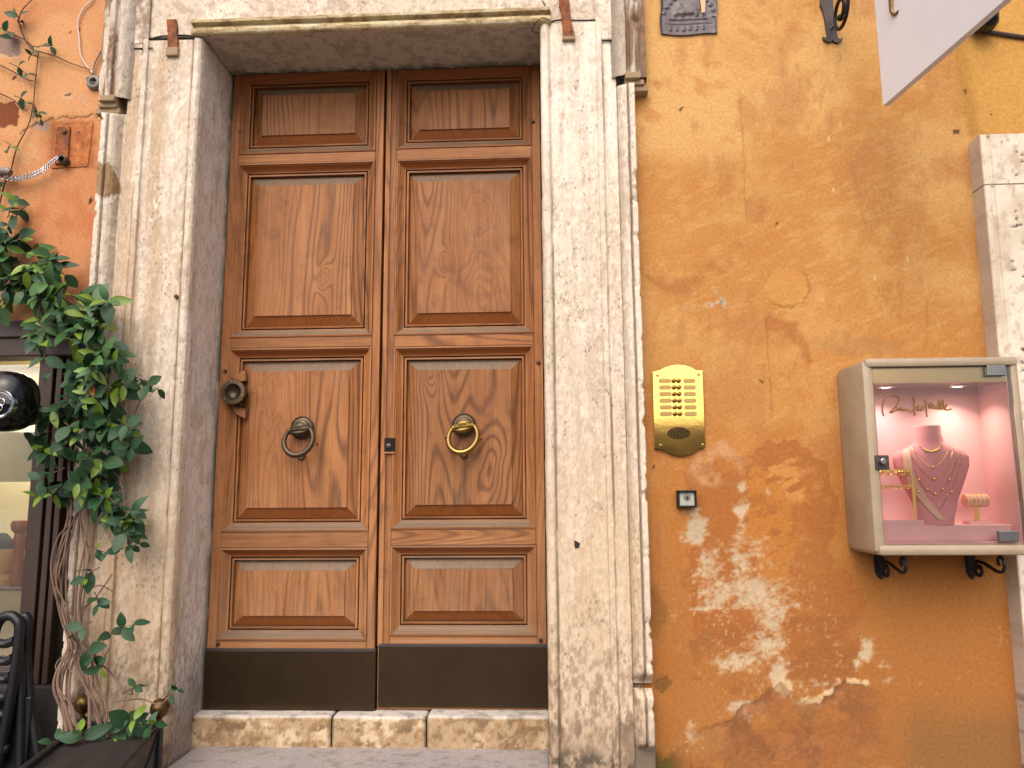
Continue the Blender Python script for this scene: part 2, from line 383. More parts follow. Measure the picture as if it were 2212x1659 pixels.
c = mixc(c, L(190, 126, 70), .6*sst(.50, .72, n2)*sst(.4, .62, n3))
c = mixc(c, L(216, 172, 120), .3*sst(.5, .74, n5)*sst(1500, 500, V)); c = mixc(c, L(214, 166, 108), .45*sst(.5, .7, fbm(U/70, V/90, 27, 5, .65))*sst(1400, 400, V))
c = mixc(c, L(182, 124, 82), .5*sst(.58, .74, fbm(U/85, V/120, 21, 5, .6)))
c = mixc(c, L(170, 116, 76), .4*sst(.62, .76, fbm(U/30, V/90, 24, 5, .62)))
dep = 0.0016*(n2 - .5) + 0.0012*(n3 - .5)
c = mixc(c, L(166, 108, 60), .75*sst(850, 1550, V + 200*(n1 - .5)))  # darker towards the foot: weak low-street light put into the colour, some dirt
def stain(k, m): 
    global c; c = mixc(c, L(*k), np.clip(m, 0, 1))
# smears, ring, drips
stain((158, 100, 62), .5*sst(30, 2, segdist(wu, wv, [(1395, 580), (1425, 618), (1480, 612), (1540, 580), (1590, 545)]))*sst(.3, .6, n3))
stain((160, 92, 52), .5*sst(20, 4, segdist(wu, wv, [(1670, 690), (1700, 700), (1740, 745), (1745, 770)])))
stain((160, 102, 74), .4*sst(38, 5, np.hypot(wu - 1640, (wv - 452)*.9)))
ang = np.arctan2(V - 622, U - 1700); rr = np.hypot((su - 1700)/47, (sv - 620)/42)
stain((146, 96, 52), .6*sst(.10, .02, np.abs(rr - 1))*sst(-1.1, -.5, ang)*sst(2.7, 2.2, ang))
stain((214, 156, 88), .35*sst(1.0, .9, rr))
for ln in ([(1598, 200), (1606, 330), (1612, 470)], [(1655, 690), (1662, 790), (1668, 905)], [(1420, 1130), (1424, 1210), (1420, 1290)], [(2000, 640), (2003, 700), (1996, 760)]):
    m = sst(3.2, .8, segdist(U*.5 + su*.5, V*.5 + sv*.5, ln)); stain((140, 90, 52), .35*m); dep = dep + .0008*m
stain((186, 176, 168), sst(.60, .68, n4)*sst(60, 10, np.hypot((wu - 1530)*.75, (wv - 655)*1.8)))
stain((140, 98, 56), .8*sst(1.15, .7, np.hypot((wu - 1420)/26, (wv - 1320)/62)))
stain((122, 84, 46), .85*sst(1.1, .8, np.hypot((su - 1432)/19, (sv - 1478)/19)))
stain((150, 112, 80), .35*sst(1.2, .5, np.hypot((wu - 1850)/120, (wv - 745)/26)))
# red under-coat laid bare
m = inpoly(wu, wv, [(1478, 1000), (1540, 1000), (1640, 955), (1740, 960), (1800, 1010), (1815, 1130), (1800, 1200), (1860, 1300), (1855, 1440), (1750, 1420), (1600, 1400), (1490, 1360), (1478, 1250), (1500, 1120)]).astype(float)
m = m*sst(.30, .52, fbm(U/28, V/28, 311, 5, .65)*.6 + n2*.4 + .06); stain((164, 100, 56), .7*m); dep = dep + .0008*m
stain((154, 98, 60), .8*inpoly(wu, wv, [(1480, 1365), (1860, 1330), (1850, 1470), (1800, 1500), (1700, 1480), (1600, 1490), (1500, 1460)])*sst(.3, .6, n2))
m = sst(1.1, .55, np.hypot((wu - 1552)/70, (wv - 1008)/48))*sst(.34, .56, n2); stain((200, 152, 118), .9*m)
m = sst(1.1, .6, np.hypot((wu - 1690)/85, (wv - 1040)/60))*sst(.44, .56, n5); stain((204, 146, 86), .8*m)
stain((186, 122, 62), .9*inpoly(wu, wv, [(1610, 1010), (1700, 1040), (1720, 1180), (1700, 1270), (1640, 1260), (1610, 1150)])*sst(.35, .5, n5))
# whitish lime ground
wfield = np.zeros(U.shape)
for cx, cy, rx, ry, a in [(1497, 1108, 8, 12, 1.3), (1500, 1140, 21, 27, 1.5), (1512, 1163, 10, 14, 1.2), (1600, 1098, 15, 16, 1.25), (1606, 1050, 7, 14, .9), (1660, 1058, 6, 10, .8), (1602, 1150, 16, 44, .72), (1596, 1215, 18, 34, .85), (1532, 1230, 28, 46, .8), (1560, 1285, 46, 40, .92), (1640, 1285, 46, 42, 1.0), (1668, 1330, 34, 44, .95), (1606, 1262, 40, 24, .85), (1706, 1300, 36, 46, .56), (1655, 1395, 40, 28, .98), (1600, 1430, 52, 22, .98), (1684, 1450, 15, 34, 1.2), (1690, 1488, 16, 22, 1.3), (1872, 1406, 15, 22, 1.35), (1853, 1436, 12, 8, 1.0), (1610, 1530, 45, 22, .9), (1500, 1590, 16, 14, 1.0), (1496, 1565, 10, 9, .8), (1560, 1575, 14, 6, .8), (1750, 1515, 46, 9, 1.0), (1800, 1492, 18, 10, 1.1), (1528, 1318, 50, 6, .9), (1980, 1190, 12, 14, .6), (1906, 1435, 12, 14, .6), (1918, 1470, 10, 8, .6), (1640, 1200, 40, 40, .55), (1760, 1480, 80, 14, .55)]:
    wfield = np.maximum(wfield, a*np.exp(-(((wu*.4 + su*.6 - cx)/rx)**2 + ((wv*.4 + sv*.6 - cy)/ry)**2)*.7))
g8 = fbm(U/10, V/10, 91, 4, .65); g5 = fbm((U + .3*V)/22, V/9, 95, 4, .6)
wq = wfield*.95 + (g8 - .5)*1.0 + (g5 - .5)*.6 + (fbm(U/5, V/5, 97, 2) - .5)*.35
stain((190, 146, 108), .7*sst(.24, .62, wq)); m = sst(.42, .92, wq)
stain((204, 184, 162), .85*m); stain((176, 160, 150), .5*m*sst(.5, .7, n2)); dep = dep + .0016*m
stain((224, 196, 160), .9*sst(.80, .84, fbm(U/7, V/7, 401, 2))*sst(.5, .6, n1)*sst(900, 1100, V)); sp = sst(.74, .79, fbm(U/8, V/8, 101, 2))*inpoly(wu, wv, [(1480, 1150), (1740, 1180), (1840, 1420), (1780, 1480), (1520, 1520)]); stain((206, 164, 122), .4*sp)
# broken coat along the foot of the wall
low = inpoly(su*.55 + wu*.45, sv*.55 + wv*.45, [(1380, 1690), (1470, 1620), (1500, 1585), (1570, 1560), (1620, 1520), (1660, 1492), (1690, 1475), (1722, 1512), (1760, 1520), (1795, 1500), (1815, 1472), (1872, 1478), (1925, 1515), (1945, 1590), (1955, 1700)]).astype(float)*sst(1965, 1800, wu + 90*(n2 - .5))
stain((154, 98, 62), .8*low*sst(.2, .5, n2)); stain((172, 114, 74), .6*low*sst(.46, .64, n2)); stain((126, 84, 58), .6*low*sst(.48, .68, fbm(U/50, V/60, 313, 5, .65))); dep = dep + .0022*low + low*.004*(n2 - .5)
ed = segdist(su, sv, [(1660, 1488), (1690, 1470), (1722, 1506), (1760, 1516), (1795, 1496), (1815, 1468), (1872, 1474)]); stain((218, 186, 152), sst(7, 2.5, ed)*sst(.42, .55, n4)); dep = dep - .0016*sst(9, 3, ed)
stain((140, 100, 64), .8*sst(1480, 1600, wv)*sst(1900, 1990, wu)); stain((170, 124, 80), .5*sst(1420, 1560, wv)*sst(.5, .62, n1))
stain((86, 78, 34), .92*sst(1.2, .5, np.hypot((wu - 1405)/80, (wv - 1668)/46))); stain((92, 76, 40), .5*sst(1600, 1660, wv)*sst(.45, .6, n2)*sst(1700, 1500, U))
# newer paint right of the seam above the pilaster
sx_ = 2040 + (V - 0)*.175 + 4*(n4 - .5)
m = sst(-2, 4, U - sx_)*sst(300, 285, V); stain((204, 154, 86), .9*m); dep = dep - .004*m
stain((172, 126, 66), .7*sst(40, 10, U - sx_)*m)
for cx, cy, r_ in ((1790, 300, 2), (1800, 410, 2), (1815, 270, 2), (1890, 600, 2), (1960, 560, 2)):
    stain((236, 214, 180), .55*sst(1.3, .6, np.hypot(U - cx, (V - cy)*.3)/r_))
for cx, cy, r_ in ((2082, 197, 6), (2070, 283, 8), (1676, 484, 4), (1646, 823, 4), (1410, 1010, 3), (1560, 650, 3), (2140, 250, 3), (1468, 236, 3)):
    stain((74, 50, 34), sst(1.3, .6, np.hypot(su - cx, sv - cy)/r_)*.9)
c = c*np.array([.92, .92, .80])
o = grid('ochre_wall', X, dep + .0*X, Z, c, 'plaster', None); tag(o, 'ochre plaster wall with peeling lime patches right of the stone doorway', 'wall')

# ------------------------------------------------------------------ terracotta wall left of the door, above the shop front
x = np.concatenate([np.arange(-4.0, -3.1, .02), np.arange(-3.1, -1.84, 0.0065)]); z = np.arange(2.02, 3.75, 0.0065)
X, Z = np.meshgrid(x, z, indexing='ij'); U, V = Quv(X, 0.0, Z)
su = U + 8*(fbm(U/11, V/11, 171) - .5)*2; sv = V + 8*(fbm(U/11, V/11, 177) - .5)*2
n1 = fbm(U/150, V/150, 131); n2 = fbm(U/40, V/60, 132, 5, .6); n4 = fbm(U/14, V/14, 134, 3)
c = np.ones(X.shape + (3,))*L(202, 138, 96)
c = mixc(c, L(214, 158, 112), sst(.4, .65, n1)); c = mixc(c, L(190, 116, 76), .7*sst(.5, .7, n2)*sst(250, 500, V)); dep = .0016*(n2 - .5)
stain((150, 128, 122), .9*inpoly(su, sv, [(-60, 68), (44, 80), (48, 120), (-60, 124)])); stain((222, 176, 134), sst(5, 2, segdist(su, sv, [(-60, 123), (46, 121)])))
stain((120, 58, 34), .92*inpoly(su, sv, [(-60, 222), (30, 220), (41, 235), (40, 270), (-60, 279)]))
stain((214, 178, 150), .8*sst(1.2, .6, np.hypot((su - 145)/10, (sv - 205)/8))); stain((60, 52, 48), sst(1.2, .6, np.hypot((su - 146)/5, (sv - 202)/4)))
stain((168, 148, 138), .85*sst(1.1, .7, np.hypot((su - 90)/20, (sv - 272)/12)))
stain((206, 160, 124), .6*sst(.46, .58, n4)*sst(1.2, .6, np.hypot((su - 65)/30, (sv - 335)/28)))
stain((200, 160, 130), .6*sst(.46, .58, n4)*sst(1.2, .6, np.hypot((su - 180)/30, (sv - 225)/22)))
m = sst(3.2, 1, segdist(su, sv, [(45, 286), (75, 270), (112, 257), (160, 252), (218, 248)])); stain((96, 58, 36), .8*m); dep = dep + .002*m
stain((150, 82, 44), .7*sst(1.15, .8, np.maximum(np.abs(su - 156)/50, np.abs(sv - 312)/52)))
for cx, cy, r_ in ((194, 435, 6), (30, 167, 4), (149, 68, 3), (172, 63, 3)): stain((60, 40, 32) if r_ > 3 else (150, 60, 40), sst(1.3, .6, np.hypot(su - cx, sv - cy)/r_))
stain((170, 130, 100), .6*sst(235, 205, V*.02 + 240 - U + 8*n2)*0)
stain((166, 118, 88), .6*sst(40, 6, np.abs(su - 205 + (V - 560)*.09))*sst(500, 580, V))
c = c*np.array([.88, .88, .84])
o = grid('terracotta_wall', X, dep, Z, c, 'plaster', None); tag(o, 'terracotta orange plaster wall above the shop window with climbing vine', 'wall')

# ------------------------------------------------------------------ travertine door surround
XL, XR, ZT, YD = -1.495, -0.015, 3.30, 0.285         # opening and door plane
sur = thing('door_surround', 'weathered travertine door surround with moulded jambs and lintel', 'door surround')
PROF = [(0, .36), (0, -.012), (.004, -.032), (.014, -.041), (.027, -.042), (.036, -.037), (.040, -.026), (.045, -.025), (.050, -.031), (.238, -.033), (.240, -.046), (.262, -.047), (.264, -.038), (.320, -.038), (.320, .015), (.40, .015)]
OUTP = [(.292, -.030), (.318, -.030), (.322, -.028), (.326, -.044), (.333, -.062), (.345, -.074), (.356, -.078), (.360, -.078), (.362, -.068), (.366, -.066), (.370, -.084), (.390, -.086), (.394, -.07), (.394, .02)]
def resample(pr, step):
    out = [pr[0]]
    for a, b in zip(pr[:-1], pr[1:]):
        n = max(1, int(round(math.hypot(b[0] - a[0], b[1] - a[1])/step)))
        out += [(a[0] + (b[0] - a[0])*k/n, a[1] + (b[1] - a[1])*k/n) for k in range(1, n + 1)]
    return np.array(out)
def stonecol(S, Z, D, side, seed):
    # S distance from the opening, Z height, D depth behind the wall face
    S0 = S; S = S + np.maximum(D + .02, 0)*1.0
    a = fbm(S*30 + 3, Z*3.2, seed, 5, .62); b = fbm(S*7, Z*2.6, seed + 7, 4); d = fbm(S*46, Z*42, seed + 9, 4, .6); e = fbm(S*74, Z*36, seed + 13, 4, .62); f = fbm(S*100, Z*6, seed + 17, 3)
    c = np.ones(S.shape + (3,))*L(214, 200, 180)
    c = mixc(c, L(224, 211, 196), .8*sst(.42, .62, b)); c = mixc(c, L(178, 154, 128), .45*sst(.50, .72, a)); c = mixc(c, L(196, 180, 166), .35*sst(.48, .66, f))
    c = mixc(c, L(164, 142, 120), .4*sst(.54, .70, e)); c = mixc(c, L(190, 168, 150), .3*sst(.5, .64, fbm(S*30, Z*26, seed + 61, 4))); c = mixc(c, L(238, 226, 208), .7*sst(.6, .72, d)*sst(.5, .6, e + .08))
    rv = sst(.0, .05, D)
    c = mixc(c, L(226, 218, 208), .88*rv); c = mixc(c, L(150, 144, 142), .8*rv*sst(.62, .36, Z - .5*D + .12*(b - .5))); c = mixc(c, L(182, 172, 160), .5*rv*sst(.5, .7, d)); c = mixc(c, L(196, 180, 158), .7*rv*sst(.54, .7, fbm(S*6 + D*22, Z*8, seed + 3, 5, .6)))  # reveal face painted paler to offset the brown bounce from the door
    c = mixc(c, L(112, 114, 96), .7*sst(.24, .285, D)*sst(.3, .55, fbm(D*20, Z*9, seed + 23)))
    lowd = sst(1.05, .45, Z + .3*(b - .5))
    c = mixc(c, L(200, 172, 138), .5*sst(1.9, 1.0, Z)*(1 - rv)); c = mixc(c, L(132, 110, 88), .6*lowd*sst(.45, .62, e)); c = mixc(c, L(92, 76, 64), .65*sst(.75, .4, Z)*sst(.54, .66, fbm(S*26, Z*12, seed + 31, 5, .62))*(1 - rv))
    c = mixc(c, L(150, 128, 108), .5*sst(.5, .35, Z)); c = mixc(c, L(78, 70, 60), .8*(1 - rv)*sst(.36, .30, Z + .06*(b - .5))*sst(.4, .55, d)*(1 if side > 0 else .3))
    c = mixc(c, L(104, 88, 60), .75*sst(.002, .0, np.abs(S0 - .043) - .0025)*sst(.3, .5, a)); c = mixc(c, L(120, 96, 70), .65*sst(.004, .0, np.abs(S0 - .2655) - .003)*sst(.35, .5, a))
    return c
def jamb(side, z0, z1, name, seed):
    pr = resample(PROF, .0045); z = np.arange(z0, z1 + .001, .008)
    S, Z = np.meshgrid(pr[:, 0], z, indexing='ij'); D, _ = np.meshgrid(pr[:, 1], z, indexing='ij')
    T, _ = np.meshgrid(np.arange(len(pr))*.0045, z, indexing='ij')
    er = fbm(T*30, Z*14, seed + 3, 4, .6) - .5; chip = sst(.62, .8, fbm(T*22, Z*9, seed + 5, 3))*.004
    D2 = D + er*.0035 + chip*(D < -.02); S2 = S + .003*(fbm(Z*6, T*9, seed + 8, 4) - .5) + np.where(D > -.01, .006*(fbm(D*14, Z*12, seed + 11, 4) - .5), 0)
    c = stonecol(S, Z, D, side, seed)
    if side < 0:
        c = mixc(c, L(176, 146, 110), .55*sst(.06, .16, S)*sst(.40, .6, fbm(S*20, Z*1.4, 333, 4)))
        c = mixc(c, L(236, 228, 214), .95*sst(1.1, .7, np.hypot((S - .185 + .03*(fbm(S*50, Z*16, 98, 4) - .5))/.022, (Z - 2.52 + .16*(fbm(S*30, Z*9, 97, 4) - .5))/.09))*sst(.40, .5, fbm(S*60, Z*20, 99, 4)))
    else:
        c = mixc(c, L(240, 230, 216), .65*sst(2.3, 2.9, Z)*sst(.3, .55, fbm(S*22, Z*2, 51, 4))*(D < 0))
    xx = (XR + S2) if side > 0 else (XL - S2)
    return grid(name, xx, D2, Z, c, 'travertine', sur, flip=(side < 0))
JR = jamb(1, 0.10, 3.315, 'jamb', 200); JL = jamb(-1, 0.10, 3.295, 'jamb', 300)
def outer(side, z0, z1, seed, dx=0.0, dark=0.0, pr=OUTP, name='edge_moulding', taper=True):
    pr = resample(pr, .004); z = np.arange(z0, z1 + .001, .008)
    S, Z = np.meshgrid(pr[:, 0], z, indexing='ij'); D, _ = np.meshgrid(pr[:, 1], z, indexing='ij')
    er = fbm(S*60, Z*16, seed, 4, .6) - .5; ch = sst(.54, .75, fbm(S*25, Z*21, seed + 4, 5, .65))
    S2 = S + dx + .004*(fbm(Z*9, S*20, seed + 2, 4) - .5)*(S > .33) - .006*ch*(S > .372); D2 = D + er*.008 + .009*ch*(S > .366)*(D < 0)
    if taper:
        k = np.maximum(sst(z0 + .05, z0, Z), sst(z1 - .03, z1, Z)); D2 = D2*(1 - k) + np.maximum(D2, -.02)*k
    c = stonecol(S, Z, D*0 - .05, side, seed); c = mixc(c, L(226, 214, 198), .5*sst(.36, .372, S)); c = c*(1 - dark)
    if side < 0 and not dark:
        pu, pv = Quv(XL - S, D, Z); c = mixc(c, L(146, 116, 80), .92*inpoly(pu + 5*er*3, pv + 30*er, [(200, 345), (240, 350), (258, 378), (270, 410), (262, 420), (200, 418)])); c = mixc(c, L(228, 218, 206), .9*inpoly(pu + 16*er, pv + 40*er, [(200, 420), (262, 422), (250, 445), (200, 436)]))
    c = mixc(c, L(110, 88, 74), .6*sst(.004, 0, np.abs(S - .363) - .002))
    if dark: c = mixc(c, L(122, 108, 100), .5*sst(.35, .31, S)); c = mixc(c, L(120, 82, 52), .8*sst(.42, .6, fbm(S*40, Z*5, seed + 40, 4))*sst(.355, .37, S))
    return grid(name, (XR + S2) if side > 0 else (XL - S2), D2, Z, c, 'travertine', sur, flip=(side < 0))
outer(1, .585, 3.02, 410); outer(1, .335, .570, 420); outer(-1, .30, 2.96, 430, .012)
# crossette ears beside the lintel
EAR = [(.300, .02), (.300, -.038), (.312, -.050), (.330, -.062), (.352, -.070), (.362, -.072), (.366, -.060), (.376, -.058), (.380, -.074), (.400, -.078), (.404, -.060), (.418, -.056), (.424, -.048), (.448, -.046), (.452, .02)]
ZR, ZLft = P(1385, 165, -.05)[2], P(215, 215, -.05)[2]
outer(1, ZR, 3.75, 450, 0, .30, EAR, 'ear_moulding', False); outer(-1, ZLft, 3.75, 460, 0, .12, EAR, 'ear_moulding', False)
for sd_, zb in ((1, ZR), (-1, ZLft)):
    for k, (a, b, d, h0, h1) in enumerate([(.355, .420, -.080, -.022, .006), (.355, .436, -.062, -.042, -.020), (.345, .454, -.050, -.066, -.040)]):
        x0, x1 = (XR + a, XR + b) if sd_ > 0 else (XL - b, XL - a)
        MB().box(x0, x1, d, .01, zb + h0, zb + h1, .004).build('ear_ledge', 'ledge_stone' if 'ledge_stone' in M else simple('ledge_stone', (156, 134, 104), .85, 0, .3, 40, .5).m, sur)
# lintel: slab, bead, shoulder blocks
def slab(name, x0, x1, z0, z1, yf, seed, parent=sur, yb=.36, mat='travertine', soff=True, ht=None):
    x = np.arange(x0, x1 + .003, .006); path = []
    if soff: path += [(y_, z0) for y_ in np.arange(yb, yf + .004, -.008)]
    path += [(yf + .003, z0), (yf, z0 + .004)] + [(yf, z_) for z_ in np.arange(z0 + .01, z1 + .001, .007)]
    path = np.array(path); X, YY = np.meshgrid(x, path[:, 0], indexing='ij'); _, ZZ = np.meshgrid(x, path[:, 1], indexing='ij')
    d = fbm(X*30, ZZ*30 + YY*30, seed, 5, .6); b = fbm(X*5, ZZ*6 + YY*6, seed + 4, 4); e = fbm(X*60, ZZ*60 + YY*44, seed + 8, 3)
    c = np.ones(X.shape + (3,))*L(210, 196, 178); c = mixc(c, L(226, 214, 198), .8*sst(.45, .6, b)); c = mixc(c, L(166, 142, 120), .5*sst(.54, .68, d)); c = mixc(c, L(178, 150, 134), .55*sst(.56, .7, e))
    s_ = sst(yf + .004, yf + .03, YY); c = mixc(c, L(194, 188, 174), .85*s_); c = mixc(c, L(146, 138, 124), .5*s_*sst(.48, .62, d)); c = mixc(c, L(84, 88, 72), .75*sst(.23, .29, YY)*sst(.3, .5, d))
    if ht: c = mixc(c, L(*ht), .7*sst(.3, .6, d))
    er = (fbm(X*12, ZZ*12 + YY*12, seed + 12, 4) - .5)*.006
    fr_ = (YY <= yf + .0035)
    return grid(name, X, YY + er*fr_, ZZ + er*(~fr_), c, mat, parent, flip=True)
MB().box(XL - .44, XR + .44, .0, .36, ZT + .02, 3.75).build('core', 'mortar', sur)
slab('lintel', XL - .246, XR + .246, ZT + .006, 3.75, -.032, 500)
# door-head bead with square ends
def bead(x0, x1, zc, seed):
    pr = [(-.030, .005), (-.040, -.001), (-.052, .006), (-.056, .018), (-.052, .032), (-.040, .040), (-.040, .046), (-.062, .050), (-.064, .066), (-.030, .070)]
    pr = resample(pr, .004); x = np.arange(x0, x1 + .003, .006)
    X, Yp = np.meshgrid(x, pr[:, 0], indexing='ij'); _, Zp = np.meshgrid(x, pr[:, 1], indexing='ij')
    d = fbm(X*26, Zp*80, seed, 4, .6)
    c = np.ones(X.shape + (3,))*L(196, 178, 138); c = mixc(c, L(150, 126, 92), .8*sst(.45, .62, d)); c = mixc(c, L(214, 204, 176), .6*sst(.55, .7, fbm(X*9, Zp*30, seed + 2)))
    return grid('door_head_bead', X, Yp + .004*(d - .5), zc + Zp, c, 'travertine', sur, flip=True)
bead(XL - .045, XR + .045, ZT, 520)
slab('shoulder_block', XR + .240, XR + .325, P(1325, 86, -.04)[2], 3.75, -.042, 540, yb=0)
slab('shoulder_block', XL - .325, XL - .240, P(300, 95, -.04)[2], 3.75, -.042, 550, yb=0, ht=(116, 90, 72))
# joint cracks in the lintel
def crackline(pts, yv, r_=.0022, parent=sur):
    q = spline([(*PX(u, v, yv), ) for u, v in pts], 5)
    MB().tube([(a[0] + random.uniform(-.001, .001), yv, a[1]) for a in q], r_, 5).build('crack', 'black_hole', parent)
crackline([(332, 82), (350, 78), (368, 77), (400, 76), (418, 78)], -.033, .0028); crackline([(1174, 62), (1190, 48), (1210, 43), (1250, 44), (1292, 43)], -.033, .0028)
crackline([(1188, 42), (1184, 30), (1178, 14), (1172, 0)], -.034, .0018); crackline([(252, 92), (275, 104), (300, 105), (330, 104)], -.040, .003); crackline([(1300, 88), (1325, 88), (1348, 86)], -.043, .003)
crackline([(1188, 44), (1172, 38), (1158, 48), (1150, 66), (1165, 72)], -.062, .002)
# iron cramps
for pts, nm in (([(362, 42), (364, 112)], 0), ([(1214, -40), (1228, 78)], 1)):
    (u0, v0), (u1, v1) = pts; xa, za = PX(u0, v0, -.045); xb, zb = PX(u1, v1, -.045)
    cl = MB(); w_ = .021
    n = 9; L1 = []; R1 = []
    for k in range(n + 1):
        t_ = k/n; xc = xa + (xb - xa)*t_ + (.018 if nm == 0 else .0) + random.uniform(-.002, .002); zc = za + (zb - za)*t_
        ww = w_ + random.uniform(-.0025, .0025); L1.append((xc - ww, zc)); R1.append((xc + ww, zc))
    cl.prism(L1 + R1[::-1], -.046 - (.004 if nm else 0), -.02)
    q = cl.build('iron_cramp', 'rust', sur); q['label'] = 'rusty iron cramp across the joint of jamb and lintel'
    MB().box(xb - .026 + (.014 if nm == 0 else 0), xb + .028 + (.014 if nm == 0 else 0), -.049, -.02, zb - .018, zb + .022, .004).build('cramp_foot', 'ledge_stone', q)
# nails in the left jamb, chip in the right jamb, patched chip on the left edge
for u, v, yv in ((470, 562, None), (380, 640, -.04), (192, 432, None)):
    if yv is None: continue
    a, b = PX(u, v, yv); MB().lathe([(.009, .004), (.008, -.008), (.004, -.012), (.0005, -.013)], (a, yv + .004, b), 'y', 10).build('nail', 'rust', sur)
a, b = PX(1246, 1176, -.034); MB().prism([(a - .010, b + .016), (a + .004, b + .010), (a + .012, b + .004), (a + .008, b - .012), (a - .008, b - .014)], -.036, -.02).build('chip', 'dark_stone', sur)
# pale mortar foot at the left jamb
simple('plinth_stone', (120, 106, 90), .9, 0, .3, 26, .8)
MB().box(XR + .30, XR + .40, -.03, .02, .0, .36, .01).build('plinth', 'plinth_stone', sur)
MB().box(XL - .2, XR + .2, .362, .40, .0, 3.74).build('light_stop', 'black_hole', sur)  # added black board, stops sky light leaking round the door
# ------------------------------------------------------------------ threshold and step
th = thing('threshold', 'worn travertine threshold of three blocks under the door', 'threshold')
def block(name, x0, x1, y0, y1, z0, z1, seed, parent, base, topc=(214, 208, 202), k1=.7, step=.008, er=.008, rnd=.016):
    # rounded worn block: back to front over the top, then down the face
    path = [(y1, z1)] + [(y_, z1) for y_ in np.arange(y1 - step, y0 + rnd, -step)]
    for k in range(7): a = k/6*math.pi/2; path.append((y0 + rnd - rnd*math.sin(a), z1 - rnd + rnd*math.cos(a)))
    path += [(y0, z_) for z_ in np.arange(z1 - rnd - step, z0, -step)] + [(y0, z0)]
    path = np.array(path); x = np.concatenate([[x0 + .001], np.arange(x0 + .004, x1 - .003, step), [x1 - .001]])
    X, Y = np.meshgrid(x, path[:, 0], indexing='ij'); _, Zp = np.meshgrid(x, path[:, 1], indexing='ij')
    n = fbm(X*18, (Y + Zp)*22, seed, 4, .6) - .5; e = np.minimum(X - x0, x1 - X); k = sst(.014, 0, e)
    d = fbm(X*24, (Zp - Y)*30, seed + 3, 5, .62); b = fbm(X*7, (Zp - Y)*9, seed + 6)
    c = np.ones(X.shape + (3,))*L(*base); c = mixc(c, L(210, 188, 156), k1*sst(.48, .62, b)); c = mixc(c, L(122, 100, 76), k1*sst(.52, .66, d)); c = mixc(c, L(150, 116, 80), k1*.8*sst(.5, .66, fbm(X*50, (Zp - Y)*50, seed + 9, 3)))
    tp = sst(z1 - .012, z1 - .002, Zp); c = mixc(c, L(*topc), .8*tp); c = mixc(c, L(120, 112, 104), .5*tp*sst(.55, .66, d)); c = mixc(c, L(96, 80, 62), .7*sst(.01, .0, e))
    return grid(name, X, Y + n*er + k*.012, Zp + n*er*.7 - k*.006, c, 'travertine', parent, flip=True)
xs = [XL - .01, PX(716, 1580, .2)[0], PX(921, 1580, .2)[0], XR + .01]
for i in range(3): block('stone', xs[i] + (.002 if i else 0), xs[i + 1] - .002, .19, .40, .20, .398 + (.004 if i == 2 else 0), 600 + i*20, th, (176, 152, 120), (208, 202, 196), .9)
MB().box(XL - .01, XR + .01, .212, .40, .15, .384).build('mortar_bed', 'dark_stone', th)
st_ = block('step', XL + .015, XR + .005, -.16, .23, .06, .277, 700, None, (152, 145, 143), (160, 153, 152), .25, .009, .005, .022)
tag(st_, 'grey worn stone step below the travertine threshold', 'step')

# ------------------------------------------------------------------ the two door leaves
def sec(vs): return [P(640, v, YD)[2] for v in vs]
MOULD = [(0, .0), (.001, -.006), (.008, -.007), (.010, -.002), (.014, .000), (.018, .006), (.026, .015), (.034, .021), (.040, .022), (.0405, .044), (.046, .044), (.0465, .023), (.0545, .022), (.055, .046), (.059, .046)]
def moulding(leaf, x0, x1, z0, z1, yf):
    cor = lambda d: [(x0 + d, z1 - d), (x1 - d, z1 - d), (x1 - d, z0 + d), (x0 + d, z0 + d)]
    for s_, mt in enumerate(('oak_level', 'oak_upright', 'oak_level', 'oak_upright')):
        v = []; f = []
        for d, dy in MOULD:
            q = cor(d); a, b = q[s_], q[(s_ + 1) % 4]; v += [(a[0], yf + dy, a[1]), (b[0], yf + dy, b[1])]
        for k in range(len(MOULD) - 1): f.append((2*k, 2*k + 1, 2*k + 3, 2*k + 2))
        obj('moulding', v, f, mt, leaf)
def panel(leaf, x0, x1, z0, z1, yf, bev, bt):
    m = MB(); i = .056
    loops = [(i - .002, i - .002, .046), (i + .003, i + .003, .040), (i + bev, i + bt, .020), (i + bev + .001, i + bt + .001, .0135)]
    v = []; f = []
    for dx, dz, dy in loops: v += [(x0 + dx, yf + dy, z1 - dz), (x1 - dx, yf + dy, z1 - dz), (x1 - dx, yf + dy, z0 + dz), (x0 + dx, yf + dy, z0 + dz)]
    for k in range(len(loops) - 1):
        for s_ in range(4): f.append((4*k + s_, 4*k + (s_ + 1) % 4, 4*k + 4 + (s_ + 1) % 4, 4*k + 4 + s_))
    n = 4*(len(loops) - 1); f.append((n, n + 1, n + 2, n + 3))
    obj('panel', v, f, 'oak_upright', leaf)
